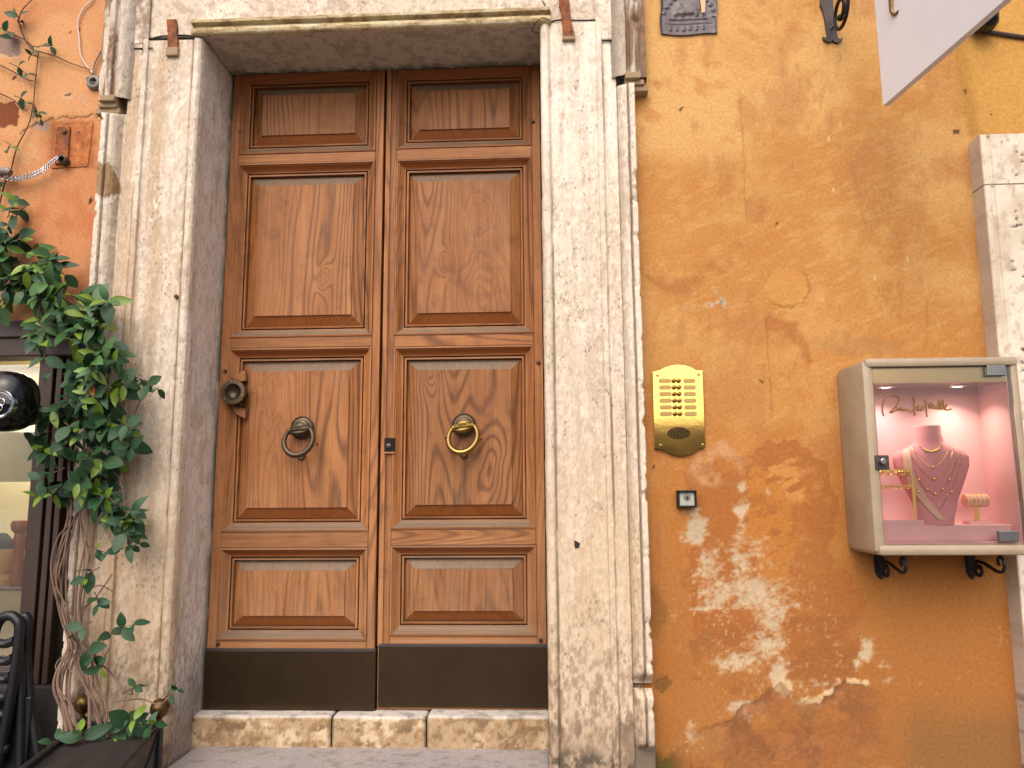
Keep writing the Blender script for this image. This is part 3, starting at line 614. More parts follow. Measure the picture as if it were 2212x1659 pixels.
def ring_knocker(leaf, u, v, ringmat, tilt):
    a, b = PX(u, v - 30, YD); yb = YD + .012
    k = MB().lathe([(.052, .0), (.053, -.008), (.047, -.014), (.045, -.010), (.036, -.012), (.033, -.020), (.022, -.026), (.018, -.040), (.0005, -.044)], (a, yb, b), 'y', 32).build('ring_knocker', 'door_bronze', leaf, True)
    # ribbed barrel
    prof = [(.012, -.048), (.017, -.044), (.017, -.041), (.0155, -.038), (.021, -.028), (.0245, -.012), (.0255, 0), (.0245, .012), (.021, .028), (.0155, .038), (.017, .041), (.017, .044), (.012, .048)]
    m = MB(); n = 40; vv = []; ff = []
    for r_, h in prof:
        for q in range(n):
            an = 2*math.pi*q/n; rr_ = r_*(1 + (.10*math.cos(an*10) if abs(h) < .036 else 0)); vv.append((a + h, yb - .046 + rr_*math.cos(an), b - .012 + rr_*math.sin(an) + h*tilt))
    for i in range(len(prof) - 1):
        for q in range(n): ff.append((i*n + q, i*n + (q + 1) % n, (i + 1)*n + (q + 1) % n, (i + 1)*n + q))
    m.add(vv, ff).build('barrel', ringmat, k, True)
    pts = []; rad = []
    for q in range(41):
        an = R(118) + q/40*R(304); pts.append((a + .064*math.cos(an), yb - .046 - .008*(1 - math.sin(an)), b - .066 + .066*math.sin(an) + .008 + .064*math.cos(an)*tilt)); rad.append(.0088 + .0042*(1 - math.sin(an))/2)
    MB().tube(pts, rad, 12).build('ring', ringmat, k, True)
    MB().lathe([(.019, .004), (.019, -.004), (.014, -.009), (.009, -.008), (.0005, -.008)], (a - .002, yb, b - .125), 'y', 20).build('strike_plate', 'door_bronze', k, True)
def nail(leaf, u, v, r_=.009, mat='door_bronze', d=0):
    a, b = PX(u, v, YD); MB().lathe([(r_, .004), (r_*.95, -.003), (r_*.6, -.007), (.0005, -.008)], (a, YD + d, b), 'y', 12).build('nail', mat, leaf, True)
def leaf_door(name, label, x0, x1, rows, zb, zt, sl_, sr_, yf, kick):
    e = thing(name, label, 'door')
    ztop = zt; y1 = yf + .06
    MB().box(x0, x0 + sl_, yf, y1, zb, zt, .003).build('stile', 'oak_upright', e); MB().box(x1 - sr_, x1, yf, y1, zb, zt, .003).build('stile', 'oak_upright', e)
    xa, xb = x0 + sl_, x1 - sr_
    zs = [zt] + [r for row in rows for r in row] + [zb]
    for i in range(0, len(zs), 2):
        hi, lo = zs[i], zs[i + 1]
        MB().box(xa + .0005, xb - .0005, yf + .0005 - (.003 if 0 < i < len(zs) - 2 else 0), y1 - .002, lo, hi, .003).build('rail', 'oak_level', e)
    for i, (hi, lo) in enumerate(rows):
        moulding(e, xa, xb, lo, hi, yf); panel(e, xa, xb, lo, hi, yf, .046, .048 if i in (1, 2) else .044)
    MB().box(x0 + .01, x1 - .01, yf + .0475, yf + .085, zb, zt - .005).build('back_board', 'dark_wood', e)  # backing added to block light behind the panels
    kx0, kx1, kz0, kz1, ky = kick
    k = MB().box(kx0, kx1, ky, yf + .03, kz0, kz1, .003).build('kick_plate', 'kick_bronze', e); k['label'] = 'dark bronze kick plate along the foot of the leaf'
    MB().box(kx0 + .001, kx1 - .001, ky - .0025, ky + .01, kz1 - .012, kz1 + .001, .001).build('lip', 'grey_iron', k)
    return e
def rowsz(vals): q = [P(*p, YD)[2] for p in vals]; return [(q[i], q[i + 1]) for i in range(0, len(q), 2)]
Lr = rowsz([(660, 158), (660, 331), (660, 351), (660, 728), (650, 751), (650, 1149), (640, 1183), (640, 1384)])
Rr = rowsz([(1000, 147), (1000, 318), (1000, 341), (1000, 722), (1000, 747), (1000, 1143), (1000, 1178), (1000, 1374)])
DL = leaf_door('door_leaf', 'left oak door leaf with a dark ring knocker and a round cup knob', XL + .006, -.757, Lr, .40, 3.316, .040, .036, YD, (XL + .008, -.748, P(640, 1536, YD - .02)[2], P(640, 1402, YD - .02)[2], YD - .014))
DR = leaf_door('door_leaf', 'right oak door leaf with a bright ring knocker and a square lock hole', -.744, XR - .006, Rr, .40, 3.325, .050, .040, YD + .004, (-.737, XR - .002, P(1000, 1531, YD - .02)[2], P(1000, 1393, YD - .02)[2], YD - .008))
MB().box(-.7445, -.722, YD - .006, YD + .02, .66, 3.322, .003).build('astragal', 'oak_upright', DR)
ring_knocker(DL, 652, 954, 'door_bronze', .10); ring_knocker(DR, 1002, 948, 'worn_brass', .14)
for u, v in ((519, 285), (487, 802), (471, 1392)): nail(DL, u, v)
for u, v in ((1151, 262), (1163, 783), (1168, 1383)): nail(DR, u, v)
nail(DL, 683, 958, .006, 'red_wood', .012); nail(DR, 962, 942, .006, 'red_wood', .014); nail(DR, 1038, 946, .006, 'red_wood', .014)
# cup knob on the left leaf
a, b = PX(513, 850, YD); kb = MB().lathe([(.044, .01), (.046, -.004), (.044, -.030), (.050, -.036), (.056, -.040), (.058, -.048), (.055, -.054), (.038, -.055), (.034, -.050), (.030, -.038), (.020, -.028), (.0005, -.024)], (a, YD, b), 'y', 36).build('cup_knob', 'door_bronze', DL, True)
for k in range(3):
    an = R(100 + k*120); MB().lathe([(.004, 0), (.0035, -.003), (.0005, -.004)], (a + .047*math.cos(an), YD - .054, b + .047*math.sin(an)), 'y', 8).build('screw', 'worn_brass', kb)
for tri in ([(500, 815), (530, 800), (531, 822), (516, 826)], [(499, 876), (532, 884), (530, 904), (512, 895)]):
    MB().prism([PX(u, v, YD) for u, v in tri], YD - .005, YD + .02).build('split_block', 'oak_level', DL)
# square lock hole on the right leaf
a, b = PX(842, 962, YD); MB().box(a - .023, a + .024, YD - .0075, YD + .01, b - .030, b + .032).build('lock_hole', 'black_hole', DR)
MB().box(a - .026, a + .026, YD - .0095, YD + .01, b - .038, b - .029, .002).build('lock_sill', 'oak_level', DR)
MB().lathe([(.012, 0), (.0115, -.011), (.006, -.013), (.0005, -.0135)], (a - .003, YD - .002, b - .004), 'y', 16).build('lock_bolt', 'door_bronze', DR, True)

# ------------------------------------------------------------------ brass entry phone
YI = -.012
ip = thing('intercom_panel', 'polished brass entry phone plate with twelve bell buttons on ochre wall', 'intercom')
pts = [(1410, 803), (1424, 800), (1438, 793), (1452, 789), (1464, 788), (1478, 789), (1492, 793), (1504, 800), (1517, 800), (1523, 966), (1510, 969), (1496, 978), (1484, 983), (1470, 985), (1455, 983), (1442, 977), (1430, 971), (1414, 969)]
MB().prism([PX(u, v, YI) for u, v in pts], YI - .002, .006).build('plate', 'brass', ip)
BX = lambda r, c: PX(c, r, YI)
for i in range(6):
    v = 822.5 + i*14.3; sh = i*.55
    for u in (1455, 1474 - 8.5):
        a, b = PX(u + sh + .5*(u > 1460)*0, v, YI); q = MB().lathe([(.0098, .001), (.0098, -.004), (.007, -.005), (.0068, -.011), (.004, -.014), (.0005, -.0145)], (a, YI - .002, b), 'y', 16).build('bell_button', 'brass_dark', ip, True)
    for u in (1436, 1489):
        a, b = PX(u + sh, v + .4, YI); w_, h_ = .0245, .0085; pr = []
        for k in range(9): an = R(90 + k*22.5); pr.append((a - w_ + h_ + h_*math.cos(an), b + h_*math.sin(an)))
        for k in range(9): an = R(-90 + k*22.5); pr.append((a + w_ - h_ + h_*math.cos(an), b + h_*math.sin(an)))
        sl_ = MB().prism(pr, YI - .0035, YI).build('name_slot', 'brass_dark', ip); cx = sum(p[0] for p in pr)/len(pr); cz = sum(p[1] for p in pr)/len(pr)
        MB().prism([(cx + (p[0] - cx)*.9, cz + (p[1] - cz)*.74) for p in pr], YI - .0045, YI - .001).build('name_card', 'slot_face', sl_)
a, b = PX(1466, 936, YI)
MB().prism([(a + .047*math.cos(k/32*2*math.pi), b + .026*math.sin(k/32*2*math.pi)) for k in range(32)], YI - .0032, YI).build('speaker_rim', 'brass', ip)
for k in range(15):
    dx = -.041 + k*.00586; hh = .0235*math.sqrt(max(0, 1 - (dx/.045)**2))
    MB().box(a + dx - .0014, a + dx + .0014, YI - .0042, YI - .001, b - hh, b + hh).build('speaker_slot', 'black_hole', ip)
for u, v in ((1420, 811), (1509, 809), (1427, 962), (1518, 961)):
    a, b = PX(u, v, YI); MB().lathe([(.006, 0), (.005, -.004), (.0005, -.0045)], (a, YI - .002, b), 'y', 12).build('screw', 'brass_dark', ip, True)
a, b = PX(1506, 956, YI); MB().lathe([(.009, 0), (.008, -.003), (.0005, -.0032)], (a, YI - .002, b), 'y', 16, 1, .55).build('badge', 'grey_iron', ip)
# key switch
ks = thing('key_switch', 'small black key switch box with steel face below the brass plate', 'key switch')
a, b = PX(1484, 1078, -.03)
ho = MB(); ho.prism([(a - .037, b + .034), (a + .037, b + .034), (a + .037, b - .032), (a - .037, b - .032)], -.026, .004)
ho.box(a - .037, a - .029, -.036, -.02, b - .032, b + .034, .002); ho.box(a + .029, a + .037, -.036, -.02, b - .032, b + .034, .002); ho.box(a - .037, a + .037, -.044, -.02, b + .026, b + .034, .002); ho.box(a - .037, a + .037, -.034, -.02, b - .032, b - .026, .002)
ho.build('housing', 'black_iron', ks)
f_ = MB().box(a - .029, a + .029, -.031, -.024, b - .026, b + .026, .002).build('face_plate', simple('switch_face', (176, 180, 168), .35, .2, .1, 30, .02).m, ks)
MB().lathe([(.013, 0), (.012, -.005), (.009, -.006), (.0005, -.006)], (a, -.031, b + .008), 'y', 20).build('lock_cylinder', 'grey_plastic', ks, True)
MB().box(a - .0022, a + .0022, -.0385, -.03, b - .002, b + .012).build('keyhole', 'black_hole', ks)

# ------------------------------------------------------------------ jewellery showcase
VX0, VX1, VZ0, VZ1, VY = 1.150, 1.712, 1.082, 1.778, -.255
sc = thing('showcase', 'stone framed glass jewellery showcase with pink lining on the wall', 'showcase')
simple('case_stone', (170, 152, 128), .5, 0, .34, 11, .2); simple('header_metal', (196, 164, 112), .16, .9, .2, 4, .06)
def side(x0, x1, z0, z1, nm): return MB().box(x0, x1, VY, .004, z0, z1, .018).build(nm, 'case_stone', sc, True)
side(VX0, VX0 + .042, VZ0, VZ1, 'side_board'); side(VX1 - .034, VX1, VZ0, VZ1, 'side_board')
MB().box(VX0 + .012, VX1 - .004, VY - .006, .004, VZ1 - .028, VZ1 + .006, .012).build('top_board', 'case_stone', sc, True)
MB().box(VX0 + .012, VX1 + .004, VY - .008, .004, VZ0 - .008, VZ0 + .030, .014).build('bottom_board', 'case_stone', sc, True)
ix0, ix1, iz0, iz1 = VX0 + .042, VX1 - .034, VZ0 + .030, VZ1 - .028
MB().box(ix0, ix1, -.04, .0, iz0, iz1).build('back_lining', 'pink', sc)
MB().box(ix0 - .001, ix0 + .005, VY + .022, -.04, iz0, iz1 - .05).build('side_lining', 'pink', sc); MB().box(ix1 - .005, ix1 + .001, VY + .022, -.04, iz0, iz1 - .05).build('side_lining', 'pink', sc)
MB().box(ix0 + .005, ix1 - .005, VY + .022, -.04, iz0 - .001, iz0 + .008).build('floor_lining', 'pink', sc)
hd = MB().box(ix0 + .001, ix1 - .001, VY + .020, -.041, iz1 - .056, iz1).build('header', 'header_metal', sc)
MB().box(ix0 + .005, ix1 - .005, VY + .07, -.041, iz0 + .008, iz0 + .066, .003).build('riser', 'pink', sc)
for k, u in enumerate((1915, 2070)):
    xs_ = PX(u, 835, -.14)[0]; zz = iz1 - .056
    lp = MB().lathe([(.032, .004), (.034, -.003), (.026, -.006), (.025, -.002), (.0005, -.002)], (xs_, -.135, zz), 'z', 24).build('spot_lamp', 'chrome', sc, True)
    MB().lathe([(.022, -.0022), (.0005, -.0035)], (xs_, -.135, zz), 'z', 20).build('bulb', 'lamp_glow', lp)
    li = bpy.data.lights.new('spot_light', 'AREA'); li.shape = 'DISK'; li.size = .04; li.energy = .58 if k else .42; li.color = (1, .86, .70) if k else (1, .92, .86); li.spread = R(125)
    lo = bpy.data.objects.new('spot_light', li); COL.objects.link(lo); lo.location = (xs_, -.135, zz - .012); lo.parent = sc
gd = MB().box(VX0 + .041, VX1 - .030, VY + .004, VY + .010, VZ0 + .030, VZ1 - .030).build('glass_door', 'glass', sc)
a, b = PX(1903, 999, VY); q = MB().box(a - .012 - .010, a + .028, VY - .004, VY + .014, b - .026, b + .026, .002).build('lock', 'grey_iron', gd)
MB().lathe([(.011, 0), (.011, -.022), (.008, -.025), (.0005, -.025)], (a, VY - .004, b + .004), 'y', 18).build('lock_barrel', 'chrome', gd, True)
for u, v in ((2153, 801), (2180, 1159)):
    a, b = PX(u, v, VY); MB().box(a - .035, a + .032, VY - .004, VY + .015, b - .018, b + .020, .002).build('hinge_clamp', 'steel', gd)
# gold script on the pane (traced strokes)
def zc(p): return PX(1877.8 + p[0]*.2257, 806.4 + p[1]*.2257, VY)
STR = [[(142, 410), (128, 360), (135, 290), (160, 235), (205, 205), (255, 208), (288, 240), (275, 290), (235, 340), (200, 375)], [(200, 376), (225, 370), (262, 350), (275, 325), (268, 345), (285, 350), (305, 330), (312, 352), (330, 340), (342, 330), (330, 355), (355, 350), (385, 350)],
       [(418, 228), (435, 275), (432, 340), (438, 404)], [(392, 370), (420, 350), (445, 330), (470, 305), (462, 345), (478, 350), (500, 320), (520, 320), (512, 348), (495, 350)], [(538, 248), (545, 320), (556, 420)], [(560, 300), (590, 268), (575, 320), (590, 330), (610, 285), (612, 345)], [(632, 310), (634, 345)], [(650, 345), (662, 290), (672, 252), (678, 300), (668, 350)], [(686, 345), (700, 280), (706, 250), (712, 310), (702, 350)], [(712, 335), (745, 295), (738, 320), (728, 345), (755, 350), (790, 338)]]
m = MB()
for s_ in STR:
    q = spline([zc(p) for p in s_], 6); m.tube([(x_, VY + .0032, z_) for x_, z_ in q], .0030, 6)
m.build('lettering', simple('script_gold', (128, 88, 36), .5, .1, .1, 30, 0).m, gd)
# iron scroll brackets
def scroll(cx, cz, r0, turns, start, yv, n=26, shrink=.25):
    out = []
    for k in range(n + 1):
        t_ = k/n; an = start + turns*2*math.pi*t_; r_ = r0*(1 - (1 - shrink)*t_); out.append((cx + r_*math.cos(an), yv, cz + r_*math.sin(an)))
    return out
for i, u in enumerate((1900, 2097)):
    br = thing('iron_bracket', 'scrolled black iron bracket under the ' + ('lock' if i == 0 else 'hinge') + ' side of the glass showcase', 'bracket', group='brackets under the showcase')
    zt_ = VZ0 - .004; a, _ = PX(u, 1210, -.01)
    MB().prism([(a - .017, zt_), (a + .017, zt_), (a + .017, zt_ - .085), (a + .010, zt_ - .102), (a, zt_ - .112), (a - .010, zt_ - .102), (a - .017, zt_ - .085)], -.012, .006).build('wall_plate', 'black_iron', br)
    MB().box(a - .012, a + .012, -.23, -.008, zt_ - .008, zt_ - .0, .002).build('arm', 'black_iron', br)
    def curl(cy, cz, r0, st, tr, n=26): return [(a, cy + r0*(1 - .72*k/n)*math.cos(st + tr*k/n), cz + r0*(1 - .72*k/n)*math.sin(st + tr*k/n)) for k in range(n + 1)]
    low_ = curl(-.062, zt_ - .070, .030, R(35), R(-400)); up_ = curl(-.205, zt_ - .034, .034, R(-75), R(-330))
    MB().tube(low_[::-1] + [(a, -.055, zt_ - .040), (a, -.10, zt_ - .044), (a, -.150, zt_ - .058), (a, -.180, zt_ - .066)] + up_, .0062, 8).build('scroll', 'black_iron', br, True)
    MB().lathe([(.0005, -.008), (.009, 0), (.0005, .008)], (a, -.118, zt_ - .050), 'z', 8).build('boss', 'black_iron', br)
# necklace bust
bx, bz = PX(2022, 1133, -.14); bz = iz0 + .066; byc = -.135
bust = thing('necklace_bust', 'pink suede necklace bust standing on the showcase riser', 'display bust')
BS = 1.12
Zb = [(0, .052, .030), (.02, .055, .032), (.08, .070, .036), (.14, .094, .040), (.19, .112, .042), (.222, .114, .040), (.240, .100, .037), (.255, .070, .034), (.268, .048, .032), (.30, .040, .033), (.322, .040, .034)]
def bsec(zv):
    for (z0, a0, b0), (z1, a1, b1) in zip(Zb[:-1], Zb[1:]):
        if z0 <= zv <= z1: t_ = (zv - z0)/(z1 - z0); return a0 + (a1 - a0)*t_, b0 + (b1 - b0)*t_
    return Zb[-1][1:]
YAWB = R(-18)
def bpt(lx, ly, lz):
    lx, ly, lz = lx*BS, ly*BS, lz*BS
    return (bx + lx*math.cos(YAWB) - ly*math.sin(YAWB), byc + lx*math.sin(YAWB) + ly*math.cos(YAWB), bz + lz)
vv = []; ff = []; n = 32
zs_ = np.linspace(0, .322, 40)
for zv in zs_:
    a_, b_ = bsec(float(zv)); 
    for k in range(n):
        an = 2*math.pi*k/n; lx, ly = a_*math.cos(an), b_*math.sin(an); ly = ly if ly < 0 else ly*.35
        vv.append(bpt(lx, ly - .02*(1 - zv/.322), zv))
for i in range(len(zs_) - 1):
    for k in range(n): ff.append((i*n + k, i*n + (k + 1) % n, (i + 1)*n + (k + 1) % n, (i + 1)*n + k))
ff.append(tuple(range(n))); MB().add(vv, ff).build('torso', 'pink_suede', bust, True)
cap = [vv[-n + k] for k in range(n)]; MB().add([(p[0], p[1], p[2] - .001) for p in cap] + [(p[0], p[1], p[2] + .004) for p in cap], [tuple(range(n)), tuple(range(n, 2*n))] + [(k, (k + 1) % n, n + (k + 1) % n, n + k) for k in range(n)]).build('neck_cap', 'pink', bust)
NK = [('short gold bead choker at the neck of the pink bust', .268, .03, .044, 9), ('fine gold chain with one round pendant on the bust', .262, .075, .060, 1), ('fine gold chain with a dark drop on the bust', .258, .11, .072, 1), ('long gold chain with spaced beads across the bust', .250, .15, .088, 5), ('longest gold chain ending low on the pink bust', .245, .20, .096, 2)]
for lb, z0, drop, hw, nb in NK:
    nk = thing('necklace', lb, 'necklace', group='necklaces on the bust'); pt = []
    for k in range(33):
        t_ = -1 + 2*k/32; lz = z0 - drop*(1 - abs(t_)**1.7); a_, b_ = bsec(max(0, lz)); lx = hw*t_*(1 if lz > .1 else .8); lx = max(-a_*.96, min(a_*.96, lx))
        pt.append(bpt(lx, -b_*math.sqrt(max(0.02, 1 - (lx/a_)**2)) - .0015 - .02*(1 - lz/.322), lz))
    MB().tube(pt, .0011, 5).build('chain', 'gold', nk)
    for q in range(nb):
        p = pt[16 if nb == 1 else 8 + int(16*q/(nb - 1))]; MB().lathe([(.0005, -.005), (.004, -.003), (.005, 0), (.004, .003), (.0005, .005)], (p[0], p[1] - .003, p[2]), 'z', 8).build('bead', 'gold', nk, True)
mk = thing('mesh_necklace', 'broad peach gold mesh necklace down one side of the bust', 'necklace')
v_ = []
for k in range(21):
    t_ = k/20; lz = .252 - .235*t_; cxl = -.072 + .085*t_ - .03*math.sin(math.pi*t_); a_, b_ = bsec(lz); hw = .010 + .004*math.sin(3.1*t_)
    for lx in (cxl - hw, cxl, cxl + hw):
        lx = max(-a_*.97, min(a_*.97, lx)); v_.append(bpt(lx, -b_*math.sqrt(max(.03, 1 - (lx/a_)**2)) - .004 - .02*(1 - lz/.322), lz))
MB().add(v_, [(3*k + q, 3*k + q + 1, 3*k + q + 4, 3*k + q + 3) for k in range(20) for q in (0, 1)]).build('band', 'peach_pad', mk, True)
# earring stand and its earrings
es = thing('earring_stand', 'gold framed earring stand on a pink foot inside the showcase', 'jewellery stand')
YE = -.16; xa, zt1 = PX(1893, 1019, YE); xb, _ = PX(1970, 1019, YE); _, zt2 = PX(1893, 1052, YE); zf = iz0 + .066
MB().box(xa - .02, xb + .02, YE - .02, YE + .02, zf, zf + .018, .002).build('foot', 'pink', es)
MB().box(xb - .005, xb + .005, YE - .003, YE + .003, zf + .018, zt1).build('post', 'gold', es); MB().box(xa, xa + .008, YE - .003, YE + .003, zf + .018, zt1).build('post', 'gold', es)
MB().box(xa - .006, xb + .005, YE - .0035, YE + .0035, zt1, zt1 + .009).build('bar', 'gold', es); MB().box(xa - .006, xb - .005, YE - .0035, YE + .0035, zt2, zt2 + .007).build('bar', 'gold', es)
ring_me = None
def torus_mesh(R0, r0, n=12, k=5):
    v = []; f = []
    for i in range(n):
        for j in range(k):
            a_, b_ = 2*math.pi*i/n, 2*math.pi*j/k; v.append(((R0 + r0*math.cos(b_))*math.cos(a_), r0*math.sin(b_), (R0 + r0*math.cos(b_))*math.sin(a_)))
            f.append((i*k + j, ((i + 1) % n)*k + j, ((i + 1) % n)*k + (j + 1) % k, i*k + (j + 1) % k))
    me = bpy.data.meshes.new('earring'); me.from_pydata(v, [], f); me.materials.append(M['gold']); return me
hoop, stud = torus_mesh(.0075, .0018), torus_mesh(.0045, .0013)
for row, (zz, nn, me) in enumerate(((zt1, 11, hoop), (zt2, 10, stud))):
    for k in range(nn):
        q = bpy.data.objects.new('earring', me); COL.objects.link(q); q.location = (xa + .012 + (xb - xa - .024)*k/(nn - 1), YE - .004, zz - (.006 if row == 0 else .003)); q.rotation_euler = (0, random.uniform(-.2, .2), random.uniform(-.6, .6))
        tag(q, 'gold hoop earring hanging from the top bar of the stand' if row == 0 else 'tiny gold earring hanging from the lower bar of the stand', 'earring', 'hoop earrings on the top bar' if row == 0 else 'small earrings on the lower bar')
# bracelet roll
br = thing('bracelet_stand', 'padded peach bracelet roll on a pink stand right of the bust', 'jewellery stand')
cx_, cz_ = PX(2107, 1081, -.12); MB().lathe([(.020, -.042), (.024, -.040), (.024, .040), (.020, .042)], (cx_, -.12, cz_), 'x', 20).build('roll', 'peach_pad', br, True)
MB().box(cx_ - .008, cx_ + .008, -.125, -.115, zf + .012, cz_ - .02).build('stem', 'gold', br); MB().box(cx_ - .042, cx_ + .042, -.145, -.095, zf, zf + .012, .002).build('foot', 'pink', br)
bm_ = torus_mesh(.0250, .0013, 20, 5); bm_.name = 'bracelet'
for k in range(5):
    q = bpy.data.objects.new('bracelet', bm_); COL.objects.link(q); q.location = (cx_ - .031 + k*.0155, -.12, cz_); q.rotation_euler = (0, 0, R(90) + random.uniform(-.12, .12)); tag(q, 'thin gold bracelet around the peach padded roll', 'bracelet', 'bracelets on the roll')

# ------------------------------------------------------------------ travertine pilaster at the next shop
pl = thing('pilaster', 'pale pitted travertine pilaster of two blocks beside the showcase', 'pilaster')
def pil(zs0, zs1, seed, nm='stone'):
    pr = resample([(0, .03), (0, -.080), (.004, -.084), (.026, -.084), (.028, -.078), (.036, -.078), (.040, -.086), (.62, -.086), (.62, .02)], .005); z = np.arange(zs0, zs1, .007)
    S, Z = np.meshgrid(pr[:, 0], z, indexing='ij'); D, _ = np.meshgrid(pr[:, 1], z, indexing='ij')
    xl = 1.752 - .022*(2.75 - Z)/2.4 + 0*S
    d = fbm(S*30, Z*24, seed, 5, .6); b = fbm(S*7, Z*5, seed + 2); pv = fbm(S*26, Z*70, seed + 5, 3)
    c = np.ones(S.shape + (3,))*L(226, 214, 196); c = mixc(c, L(206, 190, 168), .8*sst(.45, .62, b)); c = mixc(c, L(180, 160, 138), .6*sst(.54, .7, d)); c = mixc(c, L(72, 56, 50), .95*sst(.755, .785, pv)*sst(.06, .09, S)); c = mixc(c, L(184, 168, 156), .6*(D > -.082)*(S < .002))  # last mix: shade of the side face put into its colour
    c = mixc(c, L(96, 86, 76), .7*sst(.8, .35, Z)*sst(.48, .66, d))
    er = (fbm(S*30, Z*20, seed + 9, 3) - .5)*.003
    return grid(nm, xl + S, D + er + .004*sst(.74, .78, pv)*sst(.06, .09, S), Z, c, 'travertine_smooth', pl)
zj = P(2150, 399, -.08)[2]; ztp = P(2150, 289, -.085)[2]
a = pil(zj + .0012, ztp, 800); b = pil(.05, zj - .0012, 830)
MB().box(1.756, 2.36, -.080, .02, zj - .006, zj + .006).build('joint', 'case_stone', pl); MB().box(1.754, 2.36, -.083, .02, ztp - .010, ztp - .004).build('top_bed', 'case_stone', pl)
# ------------------------------------------------------------------ hanging sign, bracket, plaque, lamp
ir = thing('sign_bracket', 'wrought iron sign bracket with scrolls bolted to the ochre wall', 'bracket')
def q3(l, y=-.004): return [PX(u, v, y) for u, v in l]
MB().prism(q3([(1772, -40), (1771, 14), (1776, 22), (1780, 40), (1786, 80), (1781, 83), (1776, 81), (1778, 88), (1786, 92), (1794, 92), (1797, 88), (1801, 93), (1810, 94), (1818, 88), (1819, 83), (1813, 86), (1808, 82), (1804, 60), (1800, 34), (1798, 10), (1796, -40)]), -.012, .006).build('wall_plate', 'grey_iron', ir)
xA = PX(1785, -40, 0)[0]; zA = PX(1785, -60, 0)[1]
MB().box(xA - .01, xA + .01, -1.35, .0, 3.48, 3.50, .002).build('arm', 'black_iron', ir)
sp_ = []
for k in range(56):
    t_ = k/55; an = R(50) - t_*R(540); r_ = .088*(1 - .74*t_); sp_.append((xA + .010, -.098 - r_*math.cos(an), 3.272 + r_*math.sin(an)))
MB().tube([(xA + .010, -.42, 3.478), (xA + .010, -.28, 3.45), (xA + .010, -.20, 3.40)] + sp_, [.0075]*3 + [.0075]*50 + [.011, .014, .015, .014, .010, .004], 8).build('scroll', 'black_iron', ir, True)
MB().tube([PX(1794, 62, -.014)[:1] + (-.014,) + PX(1794, 62, -.014)[1:], PX(1803, 54, -.02)[:1] + (-.02,) + PX(1803, 54, -.02)[1:]], .004, 6).build('nail', 'steel', ir)
sg = thing('hanging_sign', 'white projecting shop sign hanging from the iron bracket', 'sign')
A_, B_ = np.array([1.200, -.50]), np.array([1.285, -1.08]); d_ = (B_ - A_)/np.linalg.norm(B_ - A_); nrm = np.array([d_[1], -d_[0]]); B2 = A_ + d_*.80; zb0 = 2.642; z1_ = 3.44
# front of the board looks left/towards the door, its foot is a slim edge
pp = [A_ + nrm*.011, B2 + nrm*.011, B2 - nrm*.011, A_ - nrm*.011]
MB().add([(p[0], p[1], zb0) for p in pp] + [(p[0], p[1], z1_) for p in pp], [(0, 1, 2, 3), (7, 6, 5, 4), (0, 4, 5, 1), (1, 5, 6, 2), (2, 6, 7, 3), (3, 7, 4, 0)]).build('board', 'sign_white', sg)
for t_ in (.12, .68): p = A_ + d_*t_; MB().tube([(p[0], p[1], z1_ - .01), (xA, p[1], 3.49)], .004, 6).build('hanger', 'black_iron', sg)
def on_sign(u, v):
    d = ray(u, v); off = A_ + nrm*(-.013 if nrm[0] > 0 else .013)
    t_ = ((off - CAMP[:2])@nrm)/(d[:2]@nrm); return CAMP + d*t_
lt = [on_sign(*p) for p in spline([(1927, -60), (1926, -20), (1926, 10), (1927, 24), (1930, 31), (1936, 30), (1940, 23)], 6)]
MB().tube(lt, [.012 - .009*k/(len(lt) - 1) for k in range(len(lt))], 6).build('lettering', 'sign_gold', sg)
# lead plaque
YP = -.006; pq = thing('plaque', 'embossed grey metal plaque nailed to the ochre wall by the doorway', 'plaque')
u0, v0, u1, v1 = 1426, -20, 1549, 77
nx, nz = 90, 74; S, T = np.meshgrid(np.linspace(0, 1, nx), np.linspace(-.35, 1, nz), indexing='ij')
UU = 1426 + S*122 + 2*(T*0) + 1.5*np.sin(T*7); VV = -2 + T*(76 + 3*np.sin(S*5) + 2*(S - .5))
px_ = np.vectorize(lambda u, v: P(u, v, YP)[0]); pz_ = np.vectorize(lambda u, v: P(u, v, YP)[2])
X, Z = px_(UU, VV), pz_(UU, VV)
rel = np.zeros(S.shape); cxp = (S - .5)*1.6; cyp = (T - .62)
body = np.minimum(1, np.exp(-((cxp + .08)/.34)**4 - ((T - .36)/.10)**4) + np.exp(-((cxp + .28)/.10)**2 - ((T - .25)/.12)**2) + .8*np.exp(-((cxp - .05)/.22)**2 - ((T - .22)/.10)**2))
rel += body*.006; 
for lx in (-.40, -.18, .22, .40): rel += .004*np.exp(-((cxp - lx)/.05)**2 - ((T - .48)/.07)**2)
rel += .004*np.exp(-((T - .58)/.018)**2)*(np.abs(cxp) < .55) + .003*np.exp(-((T - .70)/.015)**2)*(np.abs(cxp) < .68)
rad = np.hypot(cxp, (T - .55)*1.15); ang = np.arctan2(-(T - .55), cxp)
rel += .004*sst(.07, .03, np.abs(rad - .72))*(np.sin(ang*26) > 0)*(T < .55); rel += .003*(np.abs(T - .83) < .07)*(np.sin(cxp*34) > .2)*(np.abs(cxp) < .55)
rel += .003*(fbm(S*9, T*9, 61, 4) - .5) + .006*sst(.04, 0, np.minimum(S, 1 - S))
grid('sheet', X, YP - .004 - rel, Z, None, 'lead', pq)
MB().prism([PX(1427, -30, 0), PX(1547, -30, 0), PX(1549, 72, 0), PX(1429, 76, 0)], -.0075, .006).build('backing', 'lead', pq)
